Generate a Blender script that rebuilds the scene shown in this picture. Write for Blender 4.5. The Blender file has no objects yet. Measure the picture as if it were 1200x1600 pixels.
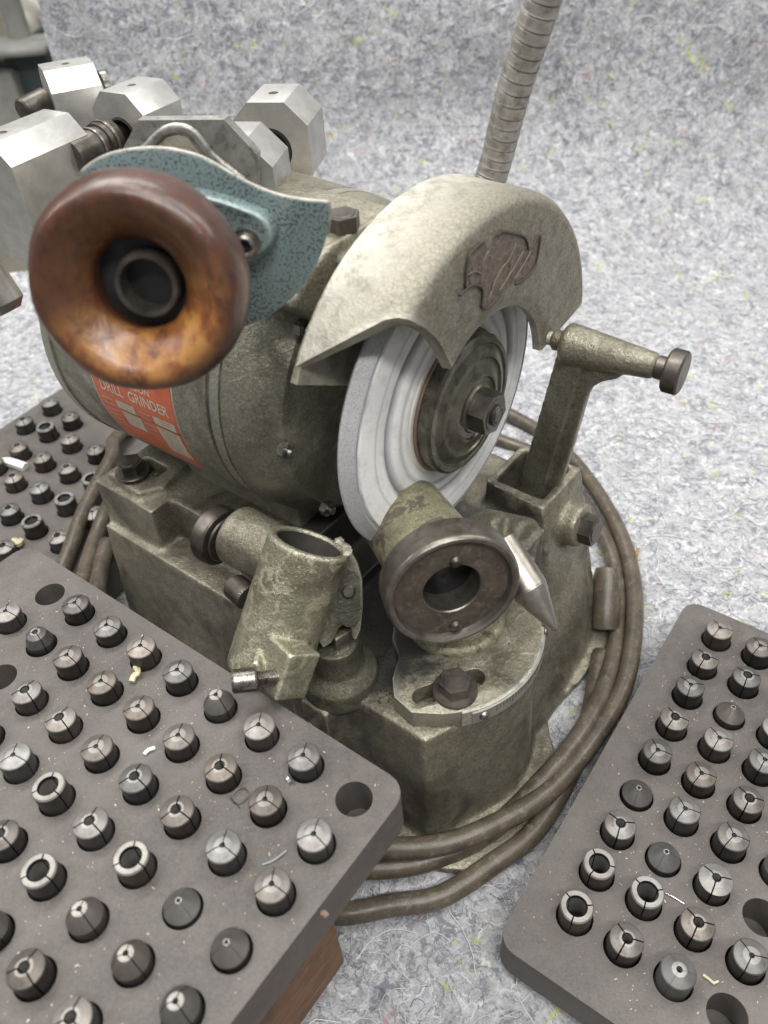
import bpy, bmesh, math, random
import numpy as np
from mathutils import Vector, Matrix
random.seed(7); rng = np.random.default_rng(7)
R = math.radians
scene = bpy.context.scene
COL = scene.collection
# ------------------------------------------------------------------ camera (solved from the two collet blocks), lengths in mm
CM = Matrix(((.997300757, -.0734247955, 0), (-.049612876, -.673872613, .73717994), (-.0541272863, -.735190112, -.675696482)))
CC = Vector((0, 0, 360.134)); F = 1270.0
cam = bpy.data.cameras.new('camera'); co = bpy.data.objects.new('camera', cam); COL.objects.link(co)
rt, dn, fw = CM.col[0], CM.col[1], CM.col[2]
rot = Matrix((rt, -dn, -fw)).transposed()
co.matrix_world = Matrix.Translation(CC*.001) @ rot.to_4x4()
cam.sensor_fit = 'VERTICAL'; cam.sensor_height = 36; cam.sensor_width = 27; cam.lens = F/1600*36
cam.clip_start = .01; cam.clip_end = 50
cam.dof.use_dof = True; cam.dof.focus_distance = .345; cam.dof.aperture_fstop = 12.0
scene.camera = co
# ------------------------------------------------------------------ light: indoor shop, long ceiling lamps plus added fill lamps
w = bpy.data.worlds.new('World'); scene.world = w; w.use_nodes = True
bg = w.node_tree.nodes['Background']; bg.inputs[0].default_value = (.93, .96, 1, 1); bg.inputs[1].default_value = .32
def area(name, loc, target, sx, sy, power, col):
    l = bpy.data.lights.new(name, 'AREA'); l.shape = 'RECTANGLE'; l.size = sx; l.size_y = sy; l.energy = power; l.color = col
    o = bpy.data.objects.new(name, l); COL.objects.link(o); o.location = loc
    o.rotation_euler = (Vector(target)-Vector(loc)).to_track_quat('-Z', 'Y').to_euler(); return o
area('ceiling_or_fill_lamp', (-.35, 1.0, 1.55), (0, .4, 0), 1.5, .14, 24, (1, .985, .95))
area('ceiling_or_fill_lamp', (-.1, .25, 1.6), (0, .35, 0), 1.5, .14, 17, (1, .985, .95))
area('ceiling_or_fill_lamp', (.2, -.6, 1.5), (0, .6, .15), 1.5, .14, 26, (1, .98, .94))  # added fill in front, brightens the backdrop and front faces
area('ceiling_or_fill_lamp', (1.05, .5, 1.45), (.05, .35, 0), .14, 1.4, 15, (1, .985, .95))  # added side lamp for varied reflections and fill
area('ceiling_or_fill_lamp', (-1.1, .3, 1.5), (0, .35, .1), .14, 1.4, 15, (1, .975, .93))
scene.view_settings.view_transform = 'Standard'; scene.view_settings.look = 'None'
scene.view_settings.exposure = -0.22; scene.view_settings.gamma = 1

# ------------------------------------------------------------------ geometry of the picture
A = Vector((math.sin(R(130)), math.cos(R(130)), 0)); B = Vector((-A.y, A.x, 0)); Z = Vector((0, 0, 1))
def W(a, b, z): return A*a + B*b + Z*z
def ray(u, v): return (CM @ Vector(((u-600)/F, (v-800)/F, 1))).normalized()
def onpl(u, v, n, d):                      # hit of a sight line with the plane p.n = d
    r = ray(u, v); return CC + r*((d-CC.dot(n))/r.dot(n))
def pz(u, v, z): return onpl(u, v, Z, z)
def pd(u, v, d): return CC + ray(u, v)*d
def axis_at(u, v, th_, du, dv):          # axis of a round face seen at pixel (u, v), tipped th degrees off the sight line
    r0 = ray(u, v); p0 = pd(u, v, 300); h = onpl(u+du*50, v+dv*50, r0, r0.dot(p0))-p0; h.normalize(); return (-r0*math.cos(R(th_))+h*math.sin(R(th_))).normalized()
MA = Matrix((A, B, Z)).transposed().to_4x4()      # machine frame -> world
def frame(o, z, x=None):
    z = z.normalized(); x = x if x else (Vector((1, 0, 0)) if abs(z.x) < .9 else Vector((0, 1, 0)))
    x = (x - z*x.dot(z)).normalized(); y = z.cross(x)
    m = Matrix((x, y, z)).transposed().to_4x4(); m.translation = o; return m

# ------------------------------------------------------------------ object helpers
WORLD = {}
def mm(M):
    M = M.copy(); M.translation = M.translation*.001; return M
def link(name, data, M, parent):
    o = bpy.data.objects.new(name, data); COL.objects.link(o)
    if parent:
        o.parent = parent; o.matrix_basis = mm(WORLD[parent.name].inverted() @ M)
    else: o.matrix_basis = mm(M)
    WORLD[o.name] = M.copy(); return o
def tag(o, label=None, cat=None, group=None, kind=None):
    if label: o['label'] = label
    if cat: o['category'] = cat
    if group: o['group'] = group
    if kind: o['kind'] = kind
    return o
def thing(name, label, cat, M, group=None):
    return tag(link(name, None, M, None), label, cat, group)
def finish(me, mats, angle=35):
    me.transform(Matrix.Scale(.001, 4)) ; 
    for m in (mats if isinstance(mats, (list, tuple)) else [mats]): me.materials.append(m)
    me.polygons.foreach_set('use_smooth', [True]*len(me.polygons))
    me.set_sharp_from_angle(angle=R(angle)); me.update()
def build(name, bm, mats, parent=None, M=None, space='world', angle=35):
    """bm coordinates in mm: in world space, or already local to M"""
    if M is None: M = WORLD[parent.name] if parent else Matrix.Identity(4)
    bmesh.ops.recalc_face_normals(bm, faces=bm.faces)
    me = bpy.data.meshes.new(name); bm.to_mesh(me); bm.free()
    if space == 'world': me.transform(M.inverted())
    finish(me, mats, angle)
    return link(name, me, M, parent)
def bev(bm, w, seg=2, ang=30, geom=None):
    es = [e for e in bm.edges if len(e.link_faces) == 2 and e.calc_face_angle(0) > R(ang)]
    bmesh.ops.bevel(bm, geom=es, offset=w, segments=seg, profile=.5, affect='EDGES', clamp_overlap=True)
    return bm
def box(c, s, M=None, bm=None, b=0, taper=(1, 1)):
    n = bmesh.new(); r = bmesh.ops.create_cube(n, size=1)
    for v in n.verts:
        k = taper if v.co.z > 0 else (1, 1)
        v.co = Vector((c[0]+v.co.x*s[0]*k[0], c[1]+v.co.y*s[1]*k[1], c[2]+v.co.z*s[2]))
    if b: bev(n, b)
    return merge(bm, n, M)
def merge(bm, n, M=None):
    if M is not None: n.transform(M)
    if bm is None: return n
    me = bpy.data.meshes.new('t'); n.to_mesh(me); n.free(); bm.from_mesh(me); bpy.data.meshes.remove(me); return bm
def prism(poly, z0, z1, M=None, bm=None, b=0, seg=2, top=None):
    n = bmesh.new()
    lo = [n.verts.new((x, y, z0)) for x, y in poly]; hi = [n.verts.new((x, y, z1)) for x, y in (top or poly)]
    k = len(poly)
    n.faces.new(lo[::-1]); n.faces.new(hi)
    for i in range(k): n.faces.new((lo[i], lo[(i+1) % k], hi[(i+1) % k], hi[i]))
    if b: bev(n, b, seg)
    return merge(bm, n, M)
def lathe(prof, M=None, bm=None, seg=48, t0=0, t1=360, close=True, idx=None):
    """profile of (r, h) about z"""
    n = bmesh.new(); full = abs(t1-t0) >= 360; ns = seg if full else seg+1; rings = []
    for k in range(ns):
        t = R(t0+(t1-t0)*k/seg); c, s = math.cos(t), math.sin(t)
        rings.append([n.verts.new((r*c, r*s, h)) for r, h in prof])
    m = len(prof); mi = m if close else m-1
    for k in range(seg):
        a, b = rings[k], rings[(k+1) % ns]
        for i in range(mi):
            j = (i+1) % m
            f = n.faces.new((a[i], b[i], b[j], a[j]))
            if idx: f.material_index = idx[i]
    if close and not full: n.faces.new(rings[0]); n.faces.new(rings[-1][::-1])
    bmesh.ops.remove_doubles(n, verts=n.verts, dist=1e-4)
    return merge(bm, n, M)
def cyl(r, h0, h1, M=None, bm=None, seg=32, b=.6, r2=None):
    r2 = r if r2 is None else r2
    b = min(b, r*.4, r2*.4, abs(h1-h0)*.3)
    return lathe([(0, h0), (r-b, h0), (r, h0+b), (r2, h1-b), (r2-b, h1), (0, h1)], M, bm, seg, close=False)
def spline(pts, n=10):
    P = [Vector(p) for p in pts]; P = [P[0]*2-P[1]] + P + [P[-1]*2-P[-2]]; o = []
    for i in range(1, len(P)-2):
        for k in range(n):
            t = k/n; a, b, c, d = P[i-1], P[i], P[i+1], P[i+2]
            o.append(.5*((2*b)+(c-a)*t+(2*a-5*b+4*c-d)*t*t+(3*b-a-3*c+d)*t**3))
    o.append(P[-2]); return o
def tube(pts, r, bm=None, seg=14, cap=True):
    n = bmesh.new(); rings = []; up = Vector((0, 0, 1))
    for i, p in enumerate(pts):
        d = (pts[min(i+1, len(pts)-1)]-pts[max(i-1, 0)]).normalized()
        x = up - d*up.dot(d)
        if x.length < .05: x = Vector((1, 0, 0)) - d*d.x
        x.normalize(); y = d.cross(x); up = x if i else up; rr = r[i] if isinstance(r, (list, tuple)) else r
        up = x
        rings.append([n.verts.new(p+(x*math.cos(2*math.pi*k/seg)+y*math.sin(2*math.pi*k/seg))*rr) for k in range(seg)])
    for a, b in zip(rings, rings[1:]):
        for k in range(seg): n.faces.new((a[k], a[(k+1) % seg], b[(k+1) % seg], b[k]))
    if cap: n.faces.new(rings[0][::-1]); n.faces.new(rings[-1])
    return merge(bm, n)
def hexpoly(r, rot=0): return [(r*math.cos(R(60*k+rot)), r*math.sin(R(60*k+rot))) for k in range(6)]
def hexhead(r, h0, h1, M, bm=None, rot=0, b=.5):
    n = prism(hexpoly(r, rot), h0, h1, b=b)
    n = cyl(r*.72, h1-.2, h1+.35, None, n, 24, .2)
    return merge(bm, n, M)
def obj_eval(bm, mods):
    me = bpy.data.meshes.new('t'); bm.to_mesh(me); bm.free()
    o = bpy.data.objects.new('t', me); COL.objects.link(o)
    for f in mods: f(o)
    dg = bpy.context.evaluated_depsgraph_get(); dg.update()
    e = o.evaluated_get(dg); m2 = bpy.data.meshes.new_from_object(e, depsgraph=dg)
    bpy.data.objects.remove(o); bpy.data.meshes.remove(me)
    n = bmesh.new(); n.from_mesh(m2); bpy.data.meshes.remove(m2); return n
def cast(add, cut=None, voxel=1.3, smooth=8):
    """overlapping solids -> one casting with soft fillets"""
    tmp = []
    def rm(o):
        m = o.modifiers.new('r', 'REMESH'); m.mode = 'VOXEL'; m.voxel_size = voxel
    def bo(o):
        if cut is None: return
        me = bpy.data.meshes.new('c'); cut.to_mesh(me); c = bpy.data.objects.new('c', me); COL.objects.link(c); tmp.append(c)
        m = o.modifiers.new('b', 'BOOLEAN'); m.operation = 'DIFFERENCE'; m.object = c; m.solver = 'EXACT'; m.use_self = True
        m = o.modifiers.new('r', 'REMESH'); m.mode = 'VOXEL'; m.voxel_size = voxel
    def sm(o):
        m = o.modifiers.new('s', 'SMOOTH'); m.factor = .5; m.iterations = smooth
    n = obj_eval(add, [rm, bo, sm])
    for c in tmp: bpy.data.objects.remove(c)
    return n
def cutout(bm, cut, solver='EXACT'):
    me = bpy.data.meshes.new('c'); bmesh.ops.recalc_face_normals(cut, faces=cut.faces); cut.to_mesh(me); cut.free()
    c = bpy.data.objects.new('c', me); COL.objects.link(c)
    bmesh.ops.recalc_face_normals(bm, faces=bm.faces)
    def bo(o):
        m = o.modifiers.new('b', 'BOOLEAN'); m.operation = 'DIFFERENCE'; m.object = c; m.solver = solver
    n = obj_eval(bm, [bo]); bpy.data.objects.remove(c); return n

# ------------------------------------------------------------------ materials
class NT:
    def __init__(s, name):
        s.m = bpy.data.materials.new(name); s.m.use_nodes = True; s.t = s.m.node_tree; s.n = s.t.nodes; s.l = s.t.links
        s.bsdf = s.n['Principled BSDF']; tc = s.n.new('ShaderNodeTexCoord')
        v = s.n.new('ShaderNodeVectorMath'); v.operation = 'SCALE'; v.inputs['Scale'].default_value = 1000
        s.l.new(tc.outputs['Object'], v.inputs[0]); s.co = v.outputs[0]; s.geo = s.n.new('ShaderNodeNewGeometry')
        s.oi = s.n.new('ShaderNodeObjectInfo')
    def put(s, sock, v):
        if hasattr(v, 'is_output'): s.l.new(v, sock)
        elif isinstance(v, (tuple, list)) and len(v) == 3 and sock.type == 'RGBA': sock.default_value = (*v, 1)
        else: sock.default_value = v
    def noise(s, scale, detail=4, rough=.55, dist=0, co=None, out='Fac'):
        n = s.n.new('ShaderNodeTexNoise'); s.l.new(co or s.co, n.inputs['Vector'])
        n.inputs['Scale'].default_value = scale; n.inputs['Detail'].default_value = detail; n.inputs['Roughness'].default_value = rough; n.inputs['Distortion'].default_value = dist
        return n.outputs[out]
    def vor(s, scale, feat='F1', co=None, out='Distance', rnd=1):
        n = s.n.new('ShaderNodeTexVoronoi'); n.feature = feat; s.l.new(co or s.co, n.inputs['Vector']); n.inputs['Scale'].default_value = scale
        n.inputs['Randomness'].default_value = rnd
        return n.outputs[out]
    def ramp(s, f, *st, mode='LINEAR'):
        n = s.n.new('ShaderNodeValToRGB'); s.l.new(f, n.inputs[0]); e = n.color_ramp.elements; n.color_ramp.interpolation = mode
        while len(e) < len(st): e.new(.5)
        for k, (p, c) in zip(e, st):
            k.position = p; c = (c, c, c) if not isinstance(c, tuple) else c; k.color = (*c, 1)
        return n.outputs[0]
    def mix(s, f, a, b, mode='MIX'):
        n = s.n.new('ShaderNodeMix'); n.data_type = 'RGBA'; n.blend_type = mode; s.put(n.inputs[0], f); s.put(n.inputs[6], a); s.put(n.inputs[7], b); return n.outputs[2]
    def math(s, op, a, b=0, c=None, clamp=False):
        n = s.n.new('ShaderNodeMath'); n.operation = op; n.use_clamp = clamp; s.put(n.inputs[0], a); s.put(n.inputs[1], b)
        if c is not None: s.put(n.inputs[2], c)
        return n.outputs[0]
    def mapr(s, v, a, b, c, d):
        n = s.n.new('ShaderNodeMapRange'); s.put(n.inputs[0], v)
        for i, x in enumerate((a, b, c, d)): n.inputs[i+1].default_value = x
        return n.outputs[0]
    def scl(s, v, k, co=None):
        n = s.n.new('ShaderNodeVectorMath'); n.operation = 'MULTIPLY'; s.l.new(co or s.co, n.inputs[0]); n.inputs[1].default_value = v; return n.outputs[0]
    def warp(s, scale, amt):
        n = s.noise(scale, 3, out='Color'); v = s.n.new('ShaderNodeVectorMath'); v.operation = 'SUBTRACT'; s.l.new(n, v.inputs[0]); v.inputs[1].default_value = (.5, .5, .5)
        k = s.n.new('ShaderNodeVectorMath'); k.operation = 'SCALE'; k.inputs['Scale'].default_value = amt; s.l.new(v.outputs[0], k.inputs[0])
        a = s.n.new('ShaderNodeVectorMath'); s.l.new(k.outputs[0], a.inputs[0]); s.l.new(s.co, a.inputs[1]); return a.outputs[0]
    def bump(s, h, dist, strength=1, prev=None):
        n = s.n.new('ShaderNodeBump'); n.inputs['Distance'].default_value = dist*.001; n.inputs['Strength'].default_value = strength; s.l.new(h, n.inputs['Height'])
        if prev: s.l.new(prev, n.inputs['Normal'])
        return n.outputs[0]
    def out(s, col, rough, metal=0, normal=None, spec=.5, **kw):
        s.put(s.bsdf.inputs['Base Color'], col); s.put(s.bsdf.inputs['Roughness'], rough); s.put(s.bsdf.inputs['Metallic'], metal)
        s.bsdf.inputs['Specular IOR Level'].default_value = spec
        if normal: s.l.new(normal, s.bsdf.inputs['Normal'])
        for k, v in kw.items(): s.put(s.bsdf.inputs[k.replace('_', ' ')], v)
        return s.m

def hammered(name, light, dark, grime_crease, metal=.55, rough=(.26, .46), cell=.5, gr=.5, wear=None, pt=.53, bumpd=.18, hs=1.0, chip=None, soot=None):
    """worn hammertone enamel over cast iron"""
    s = NT(name)
    wv = s.warp(.5, 1.6)
    v = s.vor(cell, 'SMOOTH_F1', wv); e = s.vor(cell, 'DISTANCE_TO_EDGE', wv)
    big = s.noise(.028, 5, .6, .5); mid = s.noise(.16, 5, .65, .3); fine = s.noise(1.5, 5, .8)
    c = s.mix(s.mapr(mid, .35, .68, 0, 1), light, dark)
    c = s.mix(s.mapr(e, 0, .12, .5*hs, 0), c, grime_crease); c = s.mix(s.math('MULTIPLY', s.mapr(s.vor(cell*2.3, 'DISTANCE_TO_EDGE', wv), 0, .1, .4*hs, 0), s.mapr(mid, .4, .6, .3, 1), clamp=True), c, grime_crease); c = s.mix(s.mapr(s.noise(.75, 5, .75, .3), .5, .68, 0, .45), c, tuple(min(1, x*1.45) for x in light))
    c = s.mix(s.mapr(fine, .5, .62, 0, .6), c, dark); c = s.mix(s.mapr(fine, .45, .36, 0, .5), c, tuple(min(1, x*1.5) for x in light))
    c = s.mix(s.mapr(big, .62-gr*.25, .8-gr*.22, 0, .85), c, grime_crease)
    pits = s.noise(.55, 3, .6, .2); c = s.mix(s.mapr(pits, .675, .71, 0, .85), c, (.035, .03, .025))
    scr = s.noise(.9, 5, .75, 0, s.scl((.12, 1.3, .8), 1)); c = s.mix(s.mapr(scr, .68, .76, 0, .35), c, tuple(min(1, x*1.9) for x in light))
    if chip:
        cm = s.noise(.11, 6, .68, .5); c = s.mix(s.mapr(cm, .54, .555, 0, .92), c, chip); c = s.mix(s.mapr(s.noise(.5, 5, .8, .3), .6, .63, 0, .6), c, (.5, .49, .36))
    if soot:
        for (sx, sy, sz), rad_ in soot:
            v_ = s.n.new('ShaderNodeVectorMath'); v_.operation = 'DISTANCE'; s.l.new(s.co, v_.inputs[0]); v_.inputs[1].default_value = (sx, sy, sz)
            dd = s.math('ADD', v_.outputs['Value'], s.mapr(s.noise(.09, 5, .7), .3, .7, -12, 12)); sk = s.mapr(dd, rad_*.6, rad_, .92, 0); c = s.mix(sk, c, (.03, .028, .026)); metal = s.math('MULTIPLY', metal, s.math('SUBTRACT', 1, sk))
    p = s.geo.outputs['Pointiness']
    if wear:
        k = s.math('MULTIPLY', s.mapr(p, pt, pt+.06, 0, 1), s.mapr(mid, .3, .55, .25, 1)); c = s.mix(k, c, wear)
    c = s.mix(s.mapr(p, .44, .49, .6, 0), c, grime_crease)  # concave creases take the same tint as the blotches
    r = s.mapr(mid, .3, .7, rough[0], rough[1]); r = s.math('ADD', r, s.mapr(fine, .4, .8, -.05, .2))
    nb = s.bump(v, bumpd, 1); nb = s.bump(s.noise(.75, 3, .6), .3, .9, nb); nb = s.bump(fine, .16, 1, nb); nb = s.bump(s.noise(.1, 3), .4, .4, nb)
    return s.out(c, r, metal, nb)
M_ = {}
M_['paint'] = hammered('hammertone_enamel', (.335, .315, .245), (.2, .188, .14), (.07, .06, .044), wear=(.5, .49, .43))
M_['guard'] = hammered('guard_enamel', (.27, .255, .198), (.178, .166, .125), (.08, .07, .05), hs=1.5, gr=.15, rough=(.34, .55), wear=(.5, .48, .42), metal=.4)
_g = W(-210, 220, 0)
def so(a, b, z): p = W(a, b, z)-_g; return tuple(p)
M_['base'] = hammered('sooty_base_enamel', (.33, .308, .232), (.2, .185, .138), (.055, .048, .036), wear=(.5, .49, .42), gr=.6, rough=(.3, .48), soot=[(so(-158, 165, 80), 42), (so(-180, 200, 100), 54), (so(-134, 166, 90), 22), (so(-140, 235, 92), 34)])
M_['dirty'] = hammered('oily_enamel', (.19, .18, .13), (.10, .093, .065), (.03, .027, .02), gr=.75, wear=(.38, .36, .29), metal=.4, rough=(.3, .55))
M_['tube'] = hammered('worn_tube_enamel', (.33, .32, .235), (.21, .2, .14), (.1, .085, .06), gr=.4, wear=(.55, .53, .44), metal=.55, cell=.9, hs=.8, rough=(.22, .4), chip=(.4, .38, .28), pt=.515)
M_['chipped'] = hammered('chipped_enamel', (.34, .335, .22), (.235, .225, .14), (.13, .1, .075), gr=.3, wear=(.5, .47, .4), metal=.4, cell=.8, chip=(.15, .115, .095), pt=.52)

def steel(name, col, col2, rough=(.25, .45), metal=.9, brushed=0, rings=0, stain=None, bumpd=.03, rnd=0):
    s = NT(name); n1 = s.noise(.12, 5, .6, .4); n2 = s.noise(1.3, 4, .7); c = s.mix(s.mapr(n1, .35, .65, 0, 1), col, col2)
    h = n2
    if brushed:
        b = s.noise(2.2, 4, .6, 0, s.scl((.05, 1, 1), 1)); c = s.mix(s.mapr(b, .42, .6, 0, .5), c, col2); h = b; b3 = s.noise(1.6, 4, .7, 2.5, s.scl((1, .12, 1), 1)); c = s.mix(s.mapr(b3, .56, .64, 0, .4), c, col2)
    if rings:
        sp = s.n.new('ShaderNodeSeparateXYZ'); s.l.new(s.co, sp.inputs[0])
        rr = s.math('SQRT', s.math('ADD', s.math('MULTIPLY', sp.outputs[0], sp.outputs[0]), s.math('MULTIPLY', sp.outputs[1], sp.outputs[1])))
        cb = s.n.new('ShaderNodeCombineXYZ'); s.l.new(rr, cb.inputs[0]); s.l.new(s.math('MULTIPLY', sp.outputs[2], .6), cb.inputs[1]); h = s.noise(rings, 3, .6, 0, cb.outputs[0]); c = s.mix(s.mapr(h, .35, .7, 0, .5), c, col2)
    if stain: c = s.mix(s.mapr(s.noise(.25, 5, .7, .6), .52, .66, 0, .8), c, stain)
    if rnd:
        k = s.mapr(s.oi.outputs['Random'], 0, 1, 1-rnd, 1+rnd); hsv = s.n.new('ShaderNodeHueSaturation'); s.l.new(k, hsv.inputs['Value']); s.l.new(s.mapr(s.math('FRACT', s.math('MULTIPLY', s.oi.outputs['Random'], 7.13)), 0, 1, .3, 1.5), hsv.inputs['Saturation']); s.l.new(c, hsv.inputs['Color']); c = hsv.outputs[0]
    return s.out(c, s.mapr(n2, .3, .7, *rough), metal, s.bump(h, bumpd))
M_['steel_dark'] = steel('oily_dark_steel', (.16, .145, .125), (.07, .062, .055), (.3, .5), .8)
M_['steel'] = steel('worn_steel', (.42, .4, .37), (.2, .185, .165), (.22, .42), .95, stain=(.12, .1, .08))
M_['ring_steel'] = steel('browned_ring_steel', (.26, .245, .215), (.15, .135, .115), (.3, .46), .8, rings=.5, stain=(.13, .1, .075))
M_['hub'] = steel('oily_hub_steel', (.2, .19, .15), (.09, .082, .062), (.25, .45), .75, rings=.7, stain=(.05, .042, .03), bumpd=.1)
M_['rust_face'] = steel('rust_brown_face', (.15, .125, .1), (.075, .06, .048), (.42, .6), .5, rings=.3, stain=(.2, .17, .14), bumpd=.08)
M_['alu'] = steel('brushed_aluminium', (.6, .59, .57), (.46, .45, .43), (.34, .5), .8, brushed=1, bumpd=.04)
M_['alu_cast'] = steel('cast_aluminium', (.42, .41, .385), (.28, .27, .25), (.35, .55), .75, stain=(.17, .155, .13), bumpd=.1)
M_['black'] = steel('blackened_steel', (.045, .043, .045), (.02, .02, .02), (.3, .5), .5)
M_['c_side'] = steel('collet_oxide', (.075, .067, .062), (.04, .036, .034), (.35, .55), .6, rnd=.45, rings=1.2)
M_['c_cone'] = steel('collet_cone', (.22, .2, .185), (.13, .118, .108), (.42, .6), .65, rnd=.42, rings=1.6, stain=(.1, .078, .058))
M_['c_grey'] = steel('collet_grey_cone', (.125, .115, .107), (.08, .073, .067), (.45, .6), .45, rnd=.2, rings=1.4)
M_['c_ring'] = steel('collet_bare_ring', (.3, .288, .27), (.18, .17, .158), (.45, .62), .6, rnd=.12, rings=2.2)
M_['conduit'] = steel('grey_flexible_conduit', (.4, .385, .35), (.26, .245, .22), (.4, .55), .5, stain=(.16, .145, .125))
M_['wood_dark'] = None
def plate_blue():
    s = NT('speckled_blue_grey_enamel')
    sp = s.noise(1.15, 4, .6, .3); big = s.noise(.05, 4, .6)
    f = s.math('SUBTRACT', sp, s.mapr(big, .3, .7, -.05, .05))
    c = s.ramp(f, (.4, (.17, .23, .232)), (.52, (.19, .255, .257)), (.565, (.085, .105, .105)), (.7, (.05, .06, .06)))
    c = s.mix(s.mapr(s.geo.outputs['Pointiness'], .53, .58, 0, .7), c, (.34, .42, .42))
    return s.out(c, s.mapr(sp, .4, .6, .35, .5), .25, s.bump(f, .12))
M_['blue'] = plate_blue()
def wood_knob():
    s = NT('worn_varnished_wood')
    sp = s.n.new('ShaderNodeSeparateXYZ'); s.l.new(s.co, sp.inputs[0])
    g = s.noise(.35, 6, .65, .8, s.scl((.35, 1, 1), 1)); big = s.noise(.05, 3, .6, .8)
    rr = s.math('SQRT', s.math('ADD', s.math('MULTIPLY', sp.outputs[0], sp.outputs[0]), s.math('MULTIPLY', sp.outputs[1], sp.outputs[1])))
    dark = s.mix(s.mapr(g, .35, .7, 0, 1), (.085, .03, .016), (.028, .014, .01))
    warm = s.mix(s.mapr(g, .35, .65, 0, 1), (.34, .125, .028), (.14, .042, .013))
    warm = s.mix(s.mapr(s.noise(.09, 4, .65, .3), .45, .6, 0, .9), warm, (.5, .24, .06))
    # dished face turns from dark to warm, most towards its lower right
    fr = s.mapr(rr, 20, 27, 1, 0); up = s.mapr(sp.outputs[2], -1, 3, 0, 1)
    side = s.mapr(s.math('ADD', s.math('MULTIPLY', sp.outputs[0], -1), s.math('MULTIPLY', sp.outputs[1], -.35)), -4, 16, .1, 1)
    k = s.math('MULTIPLY', s.math('MULTIPLY', fr, side), s.mapr(big, .3, .6, .6, 1), clamp=True)
    k = s.math('MULTIPLY', k, up)
    c = s.mix(k, dark, warm)
    pits = s.noise(.5, 4, .7); c = s.mix(s.mapr(pits, .64, .7, 0, .6), c, (.02, .012, .01))
    c = s.mix(s.mapr(s.noise(1.4, 3, .7), .74, .78, 0, .4), c, (.4, .3, .22))
    return s.out(c, s.mapr(g, .3, .7, .24, .42), 0, s.bump(s.math('ADD', s.math('MULTIPLY', pits, .6), g), .25), Coat_Weight=.35, Coat_Roughness=.25)
M_['wood_knob'] = wood_knob()
def wood_block():
    s = NT('rough_stained_wood'); g = s.noise(.5, 6, .7, .5, s.scl((.12, .12, 1.6), 1))
    c = s.mix(s.mapr(g, .35, .65, 0, 1), (.24, .12, .055), (.09, .05, .03)); c = s.mix(s.mapr(s.noise(.06, 4, .6), .5, .65, 0, .6), c, (.07, .045, .03))
    return s.out(c, .6, 0, s.bump(g, .4))
M_['wood'] = wood_block()
def board_mat():
    s = NT('grey_fibre_board')
    big = s.noise(.02, 5, .6, .6); mid = s.noise(.12, 5, .65); fine = s.noise(2.2, 4, .75)
    c = s.mix(s.mapr(big, .35, .65, 0, 1), (.106, .094, .087), (.066, .059, .055)); c = s.mix(s.mapr(mid, .45, .75, 0, .5), c, (.16, .142, .13))
    c = s.mix(s.mapr(fine, .55, .66, 0, .45), c, (.2, .183, .17)); c = s.mix(s.mapr(fine, .44, .34, 0, .5), c, (.045, .04, .038))
    d = s.vor(.9, 'F1'); k = s.math('MULTIPLY', s.mapr(d, .1, .05, 0, 1), s.mapr(s.noise(.09, 3), .48, .66, 0, 1)); c = s.mix(k, c, (.45, .41, .36))
    for q_, (rx, ry) in enumerate(((1.1, .05), (.07, .9))):
        mp = s.n.new('ShaderNodeMapping'); s.l.new(s.co, mp.inputs[0]); mp.inputs['Rotation'].default_value = (0, 0, .9-.5*q_); mp.inputs['Scale'].default_value = (rx, ry, .3)
        scr = s.noise(.6, 3, .55, .15, mp.outputs[0]); k = s.math('MULTIPLY', s.mapr(scr, .68, .71, 0, .4), s.mapr(s.noise(.05, 3), .5, .62, 0, 1)); c = s.mix(k, c, (.055, .05, .047) if q_ else (.2, .18, .165))
    st = s.noise(.045, 6, .75, 1.2); c = s.mix(s.mapr(st, .56, .66, 0, .5), c, (.055, .048, .044)); gr = s.noise(.9, 5, .8); c = s.mix(s.mapr(gr, .4, .65, 0, .45), c, (.14, .128, .12))
    return s.out(c, s.mapr(mid, .3, .7, .48, .66), 0, s.bump(fine, .12), spec=.4)
M_['board'] = board_mat()
def cord_mat():
    s = NT('brown_rubber_cord'); n = s.noise(.1, 4, .6); f = s.noise(1.2, 4, .7)
    c = s.mix(s.mapr(n, .35, .65, 0, 1), (.1, .08, .058), (.05, .039, .028)); c = s.mix(s.mapr(f, .52, .66, 0, .45), c, (.17, .14, .105)); c = s.mix(s.mapr(s.noise(.25, 5, .75), .56, .62, 0, .5), c, (.19, .165, .13))
    return s.out(c, s.mapr(n, .3, .7, .24, .42), 0, s.bump(f, .12))
M_['cord'] = cord_mat()
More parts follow.
